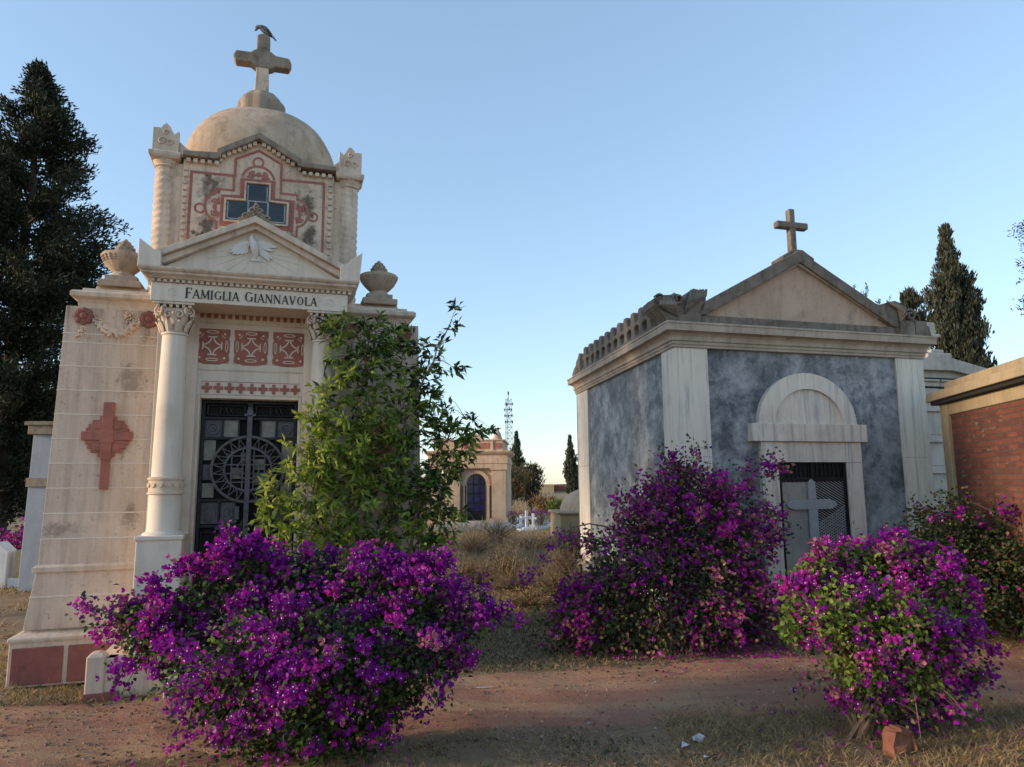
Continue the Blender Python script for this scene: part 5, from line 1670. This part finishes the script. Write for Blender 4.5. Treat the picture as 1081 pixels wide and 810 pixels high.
M['earth'] = groundmat('dry_earth', ((.34, .23, .14), (.25, .165, .10), (.43, .31, .17), (.14, .10, .065)), .2)
M['dirt'] = groundmat('reddish_dirt', ((.43, .215, .142), (.33, .165, .112), (.47, .31, .20), (.20, .11, .078)), .4)
go = raw_mesh('ground', V, F, ['earth'], np.zeros(len(F)))
go['kind'] = 'structure'
go.data.polygons.foreach_set('use_smooth', [True] * len(F))
# dirt road, ragged along both edges
xr = np.concatenate([np.arange(-40, -7, .5), np.arange(-7, 7, .06), np.arange(7, 40, .5)])
far = np.interp(xr, [-40, -4, 1.4, 4.5, 40], [-2.5, 5.42, 6.70, 7.05, 10.5])
nea = np.interp(xr, [-40, -2.5, 1.0, 3.2, 40], [-4.2, 4.40, 5.08, 5.20, 8.5])
rag = lambda x, s_: .05 * np.sin(3.1 * x + s_) + .035 * np.sin(7.7 * x + 2 * s_) + .03 * np.sin(17 * x + s_) + .02 * rng.normal(size=len(x))
far = far + rag(xr, 1); nea = nea + rag(xr, 2.5)
nv = 26
T = np.linspace(0, 1, nv)
rx = np.repeat(xr[:, None], nv, 1); ry = nea[:, None] + (far - nea)[:, None] * T
rz = hgt(rx, ry) + .007 - .018 * (np.exp(-((T - .28) / .09) ** 2) + np.exp(-((T - .72) / .09) ** 2))[None, :] * .25
rz[:, 0] -= .022; rz[:, -1] -= .022
V = np.stack([rx, ry, rz], -1).reshape(-1, 3)
ii = (np.arange(len(xr) - 1)[:, None] * nv + np.arange(nv - 1)[None, :]).ravel()
F = np.stack([ii, ii + nv, ii + nv + 1, ii + 1], 1)
ro = raw_mesh('dirt_road', V, F, ['dirt'], np.zeros(len(F)))
ro['kind'] = 'structure'
ro.data.polygons.foreach_set('use_smooth', [True] * len(F))


def scatter_rect(n, x0, x1, y0, y1):
    return np.stack([x0 + (x1 - x0) * rng.random(n), y0 + (y1 - y0) * rng.random(n)], 1)


def patchy(P, sc, keep, seed=0):
    x, y = P[:, 0] * sc, P[:, 1] * sc
    n = np.sin(x * 1.3 + seed) * np.sin(y * 1.7 + seed * 2) + .6 * np.sin(2.7 * x - 1.9 * y + seed) + .4 * np.sin(5.1 * x + 4.4 * y)
    return P[n + rng.normal(size=len(P)) * .4 > keep]


def infree(P):
    """drops points under the tombs"""
    def inside(P, o, a, b_, x0, x1, y0, y1):
        d = P - np.array(o[:2]); A = np.linalg.inv(np.stack([a[:2], b_[:2]], 1)); L = d @ A.T
        return (L[:, 0] > x0) & (L[:, 0] < x1) & (L[:, 1] > y0) & (L[:, 1] < y1)
    m = ~inside(P, (-2.4216, 6.5295), heading(72.3), heading(-17.7), -1.77, 1.77, .0, 2.85)
    m &= ~inside(P, O2, heading(74), heading(-9.6), -.05, 3.86, -.05, 4.9)
    return P[m]


def grass(name, label, P, h, mats, probs, w=.006, lean=.45, flat=0.0):
    n = len(P)
    B = np.concatenate([P, hgt(P[:, 0], P[:, 1])[:, None] - .005], 1)
    D = unit(np.concatenate([rng.normal(size=(n, 2)) * lean, np.full((n, 1), 1.0)], 1))
    k = rng.random(n) < flat
    D[k, 2] *= .12; D = unit(D)
    L = h * (.35 + .9 * rng.random(n) ** 1.5)
    o = foliage(name, B, D, L, w, mats, probs, None, 0, .3)
    o['kind'] = 'stuff'; o['label'] = label; o['category'] = 'grass'
    return o


G = ['gr_straw', 'gr_brown', 'gr_green', 'gr_grey']
roadnear = lambda x: np.interp(x, [-40, -2.5, 1.0, 3.2, 40], [-4.2, 4.40, 5.08, 5.20, 8.5])
roadfar = lambda x: np.interp(x, [-40, -4, 1.4, 4.5, 40], [-2.5, 5.42, 6.70, 7.05, 10.5])
# foreground verge
P = scatter_rect(160000, -4, 5, 2.6, 5.5); P = P[P[:, 1] < roadnear(P[:, 0]) + .05 * rng.normal(size=len(P))]; P = patchy(P, 3.0, -.35, 1)
grass('foreground_grass', 'dry trampled grass along the near edge of the dirt road', P, .06, G, [.32, .38, .12, .18], .0036, 1.0, .6)
P = scatter_rect(170000, 1.0, 4.8, 3.6, 5.45); P = P[P[:, 1] < roadnear(P[:, 0]) + .12 + .12 * rng.normal(size=len(P))]; P = patchy(P, 2.2, -.1, 4)
grass('straw_grass', 'taller straw coloured grass around the right front bush', P, .085, G, [.40, .40, .03, .17], .0036, 1.0, .6)
P = scatter_rect(9000, -.6, 1.6, 3.6, 4.8); P = P[P[:, 1] < roadnear(P[:, 0]) - .1]; P = patchy(P, 2.6, .1, 2.2)
grass('low_weeds', 'low dull green weeds along the near road edge', P, .04, ['gr_green', 'gr_brown', 'gr_straw'], [.5, .3, .2], .009, 1.0, .2)
# along the left tomb
P = scatter_rect(34000, -6.5, -2.6, 4.6, 7.0); P = infree(P); P = P[P[:, 1] > roadfar(P[:, 0]) - .02]; P = patchy(P, 2.5, -.5, 3)
grass('tomb_foot_grass', 'green and straw grass tufts at the foot of the cream tomb', P, .09, G, [.3, .25, .35, .1], .005, .7, .3)
P = scatter_rect(26000, -12, -3.5, 6.5, 16); P = infree(P); P = patchy(P, 1.3, -.2, 5)
grass('left_background_grass', 'brownish grass between the left graves', P, .12, G, [.35, .4, .15, .1], .012, .6, .3)
# shaded green verge between the tombs
P = scatter_rect(60000, -1.3, 4.5, 5.9, 8.9); P = infree(P); P = P[P[:, 1] > roadfar(P[:, 0]) + .04 * rng.normal(size=len(P))]
P = P[(P[:, 0] < 1.4 + .3 * rng.normal(size=len(P))) | (rng.random(len(P)) < .25)]
grass('verge_grass', 'short green grass of the shaded strip between the tombs', P, .05, G, [.18, .2, .52, .1], .008, .7, .2)
# dry field behind
P = scatter_rect(120000, -1.6, 3.2, 8.4, 12.5); P = infree(P); P = patchy(P, 1.4, -1.1, 6)
grass('dry_field_grass', 'straw coloured dry grass field between the tombs', P, .11, G, [.42, .30, .05, .23], .006, .8, .5)
P = scatter_rect(130000, -2.6, 3.2, 10.0, 24); P = infree(P); P = patchy(P, 1.1, -.95, 7)
grass('tall_dry_grass', 'tall dry stalks and grass further back in the field', P, np.interp(P[:, 1], [10, 14, 24], [.20, .22, .15]), G, [.30, .33, .04, .33], .0075, .45, .3)
P = scatter_rect(5000, -2.2, 2.6, 10.4, 20); P = infree(P); P = patchy(P, .9, .1, 3.3)
grass('dry_stalks', 'thin upright dry stalks rising above the field grass', P, .55, G, [.25, .35, .03, .37], .0075, .2, .0)
P = scatter_rect(30000, -14, 16, 22, 60); P = patchy(P, .5, -.3, 8)
grass('far_dry_grass', 'far dry grass beyond the field', P, .5, G, [.35, .35, .08, .22], .03, .4, .1)
P = scatter_rect(16000, 2.2, 7, 6.5, 9.3); P = infree(P); P = P[P[:, 1] > roadfar(P[:, 0])]; P = patchy(P, 2, -.2, 9)
grass('right_verge_grass', 'dull brown grass below the brick tomb', P, .08, G, [.3, .45, .15, .1], .006, .8, .35)


# loose stones on the road
def stones(n, name, label, sampler, mats, probs, smin, smax):
    P = sampler(n); n = len(P)
    s = smin + (smax - smin) * rng.random(n) ** 3
    base = np.array([(1, 0, 0), (-.5, .87, 0), (-.5, -.87, 0), (.25, .1, .75), (-.6, .2, .5)])
    c = np.concatenate([P, hgt(P[:, 0], P[:, 1])[:, None] + .005], 1)
    a = rng.random(n) * 6.28
    v = base[None] * s[:, None, None] * (.7 + .6 * rng.random((n, 5, 1)))
    x = v[..., 0] * np.cos(a)[:, None] - v[..., 1] * np.sin(a)[:, None]; y = v[..., 0] * np.sin(a)[:, None] + v[..., 1] * np.cos(a)[:, None]
    v = np.stack([x, y, v[..., 2]], -1) + c[:, None]
    f = np.array([(0, 1, 3), (1, 4, 3), (1, 2, 4), (2, 3, 4), (2, 0, 3)])
    F = (np.arange(n)[:, None, None] * 5 + f[None]).reshape(-1, 3)
    o = raw_mesh(name, v.reshape(-1, 3), F, mats, np.repeat(rng.choice(len(mats), size=n, p=probs), 5))
    o['kind'] = 'stuff'; o['label'] = label; o['category'] = 'gravel'


M['stone_a'] = plain('reddish_pebble', (.36, .19, .13), .95); M['stone_b'] = plain('pale_pebble', (.42, .34, .28), .95); M['stone_c'] = plain('dark_pebble', (.16, .10, .07), .95)
def roadpts(n):
    P = scatter_rect(n, -5, 6, 3.6, 7.4)
    return P[(P[:, 1] > roadnear(P[:, 0]) - .35) & (P[:, 1] < roadfar(P[:, 0]) + .2)]
stones(16000, 'gravel', 'small loose stones and clods on the dirt road', roadpts, ['stone_a', 'stone_b', 'stone_c'], [.55, .15, .3], .004, .016)
P = np.concatenate([roadpts(600), scatter_rect(1200, -3.5, 4.5, 3.3, 5.2), scatter_rect(900, -1.2, 4.2, 6.3, 8.2), scatter_rect(700, -6, -2.4, 4.8, 6.6)])
P = patchy(P, 1.9, -.1, 12)
B4 = np.concatenate([P, hgt(P[:, 0], P[:, 1])[:, None] + .014], 1)
ll = foliage('leaf_litter', B4, np.concatenate([rng.normal(size=(len(P), 2)), np.full((len(P), 1), .08)], 1), .02 + .03 * rng.random(len(P)), .017, ['lf_dry', 'gr_brown', 'lf_olive', 'bark'], [.35, .35, .1, .2])
ll['kind'] = 'stuff'; ll['label'] = 'dry fallen leaves scattered over the road and verges'; ll['category'] = 'leaves'
# fallen bracts under the broad bush
P = np.concatenate([scatter_rect(900, .9, 2.6, 6.75, 7.25), scatter_rect(120, -2.3, -.5, 3.9, 5.0), scatter_rect(160, 1.6, 3.6, 4.3, 5.4), scatter_rect(160, 1.0, 3.6, 6.2, 7.0)])
B3 = np.concatenate([P, hgt(P[:, 0], P[:, 1])[:, None] + .015], 1)
fo = foliage('fallen_petals', B3, np.concatenate([rng.normal(size=(len(P), 2)), np.full((len(P), 1), .12)], 1), .03, .024, ['br_mag', 'br_pale', 'br_pur'], [.3, .45, .25])
fo['kind'] = 'stuff'; fo['label'] = 'faded petals fallen on the earth under the bushes'; fo['category'] = 'petals'


# dry leafless shrubs in the field
def dry_shrub(label, px, py, Y, h, w, mats=('gr_brown', 'gr_grey'), n=240):
    p = at(px, py, Y)
    t = thing('dry_shrub', label, 'shrub', (p[0], p[1], 0), 0, 'dry shrubs in the field')
    b = MB()
    Ps, Ds = [], []
    for k in range(n):
        a = rng.random() * 6.28; r = w * rng.random() ** .6
        e = np.array([math.cos(a) * r, math.sin(a) * r, h * (.35 + .65 * rng.random()) * (1 - .35 * r / w)])
        m = e * np.array([.35, .35, .6])
        s0 = np.array([rng.normal() * w * .15, rng.normal() * w * .15, -.02])
        b.tube([s0, m, e], [.006, .004, .0015], 3)
        for j in range(4):
            u = .4 + .6 * rng.random()
            Ps.append(m + (e - m) * u + rng.normal(size=3) * .03); Ds.append(e - m + rng.normal(size=3) * h * .5)
    b.build('twigs', 'brown', t)
    foliage('dry_leaves', np.array(Ps), np.array(Ds), .06, .007, list(mats), [.6, .4], t)


for a in (('darkest tangled dry shrub low in the middle of the field', 548, 620, 10.6, .38, .55, ('gr_brown', 'lf_con2')), ('tall grey stalky shrub just left of the arching cane tip', 535, 600, 12.5, .62, .45, ('gr_grey', 'gr_straw')), ('straw coloured shrub left beside the climber foot', 500, 610, 11.5, .55, .5, ('gr_straw', 'gr_brown')),
          ('bushy brown shrub in front of the distant mausoleum steps', 500, 580, 16, .75, .8, ('gr_brown', 'gr_straw')), ('grey brown shrub right below the white crosses', 560, 580, 17, .55, .9, ('gr_grey', 'gr_brown')), ('tall thin shrub standing before the small domed tomb', 602, 580, 15, .95, .4, ('gr_brown', 'lf_dry')),
          ('pale feathery shrub at the right foot of the mausoleum', 525, 570, 19, .85, .6, ('gr_straw', 'gr_grey')), ('brown shrub at the back corner of the marble tomb', 598, 612, 12.2, .7, .4, ('gr_brown', 'gr_grey')), ('grey violet shrub in the centre of the field', 533, 590, 14, .45, .4, ('gr_grey', 'br_pale')), ('low golden shrub at the sunlit grass edge', 560, 640, 9.5, .28, .5, ('gr_straw', 'gr_brown')), ('low brown shrub half hidden behind the broad bush', 590, 630, 10.2, .5, .4, ('gr_brown', 'gr_straw'))):
    dry_shrub(*a)
# pink flowers by the far crosses
for (px, lab) in ((541, 'left clump of pink flowers among the far white crosses'), (560, 'middle clump of pink flowers among the far white crosses'), (571, 'right clump of pink flowers among the far white crosses')):
    p = at(px, 552, 27.5)
    t = thing('flower_clump', lab, 'flowers', (p[0], p[1], 0), 0, 'pink flowers at the far graves')
    b = MB()
    for k in range(14): b.tube([(0, 0, 0), (rng.normal() * .1, rng.normal() * .1, .25), (rng.normal() * .18, rng.normal() * .15, .45)], [.012, .01, .006], 3)
    b.build('stems', 'brown', t)
    Q = rng.normal(size=(70, 3)) * np.array([.2, .15, .06]) + np.array([0, 0, .5])
    foliage('flowers', Q, rng.normal(size=Q.shape), .07, .06, ['br_mag', 'br_pale'], [.4, .6], t)
# small things on the ground
p = gnd(951, 797)
b = MB()
b.prism([(-.085, -.02), (-.086, .02), (-.078, .07), (-.08, .10), (-.07, .13), (-.05, .152), (-.035, .15), (-.015, .16), (.012, .154), (.03, .158), (.05, .146), (.064, .15), (.072, .12), (.068, .095), (.08, .06), (.075, .02), (.078, -.02)], -.045, .05)
for q_ in range(17):
    x, y, z = b.v[q_]; b.v[q_] = (x * .94 + .004, y + .012 * math.sin(q_ * 2.3), z - .008 * (q_ % 3))
t = b.build('brick_marker', 'terracotta', None, .014)
t.location = (p[0], p[1], 0); t.rotation_euler = (R(-5), R(2), R(12)); tag(t, 'worn terracotta block standing upright in the dry grass by the bush', 'brick')
def scrap(name, label, pts, px, py, dz=.012):
    p = gnd(px, py)
    b = MB()
    n = len(pts)
    top = [(x * .75, y * .75, z * .8 + dz) for x, y, z in pts]
    b.add(top + [(x, y, z - .003) for x, y, z in top], [tuple(range(n)), tuple(range(2 * n - 1, n - 1, -1))] + [(i, (i + 1) % n, n + (i + 1) % n, n + i) for i in range(n)])
    o = b.build(name, 'litter', None)
    o.location = (p[0], p[1], float(hgt(p[0], p[1]))); tag(o, label, 'litter')
for (pts, px, py, lab) in (([(-.05, -.02, .01), (.03, -.035, .0), (.06, .01, .03), (.02, .03, .045), (-.04, .025, .02)], 737, 784, 'crumpled white paper scrap, largest of the litter by the road'), ([(-.04, -.02, .0), (.025, -.015, .02), (.03, .02, .01), (-.02, .03, .03)], 724, 790, 'white paper scrap left of the largest one'), ([(-.02, -.01, .0), (.02, -.012, .01), (.018, .014, .0), (-.01, .016, .012)], 745, 800, 'tiny white paper scrap nearest the camera'), ([(-.09, -.012, .0), (.08, .0, .006), (.085, .016, .004), (-.085, .006, .002)], 512, 726, 'thin white strip of litter on the far side of the road')):
    scrap('paper_scrap', lab, pts, px, py)

# ================================================================== LIGHT
GAM = .62
SUN_EL, SUN_AZ = R(12), R(195)     # azimuth counted from +X, counter-clockwise
sd = bpy.data.lights.new('sun', 'SUN'); sd.energy = 1.4; sd.angle = R(8); sd.color = (1.0, .76, .52)
so = bpy.data.objects.new('sun', sd); COL.objects.link(so)
to_sun = Vector((math.cos(SUN_EL) * math.cos(SUN_AZ), math.cos(SUN_EL) * math.sin(SUN_AZ), math.sin(SUN_EL)))
so.rotation_euler = to_sun.to_track_quat('Z', 'Y').to_euler(); so.location = (-20, -2, 12)
w = bpy.data.worlds.new('World'); SC.world = w; w.use_nodes = True
nt = w.node_tree; nt.nodes.clear()
sky = N(nt, 'ShaderNodeTexSky', sky_type='NISHITA'); sky.sun_disc = False
sky.sun_elevation = SUN_EL; sky.sun_rotation = R(90) - SUN_AZ
sky.air_density = 1.0; sky.dust_density = .4; sky.ozone_density = 3.4; sky.altitude = 100
gm = N(nt, 'ShaderNodeGamma'); gm.inputs[1].default_value = GAM; nt.links.new(sky.outputs[0], gm.inputs[0])   # gamma flattens the sky's brightness gradient, like a tone curve
bg = N(nt, 'ShaderNodeBackground'); bg.inputs['Strength'].default_value = .15
wo = N(nt, 'ShaderNodeOutputWorld'); nt.links.new(gm.outputs[0], bg.inputs[0]); nt.links.new(bg.outputs[0], wo.inputs[0])
SC.view_settings.view_transform = 'Standard'; SC.view_settings.look = 'None'; SC.view_settings.gamma = 1; SC.view_settings.use_curve_mapping = False
SC.view_settings.exposure = 1.76
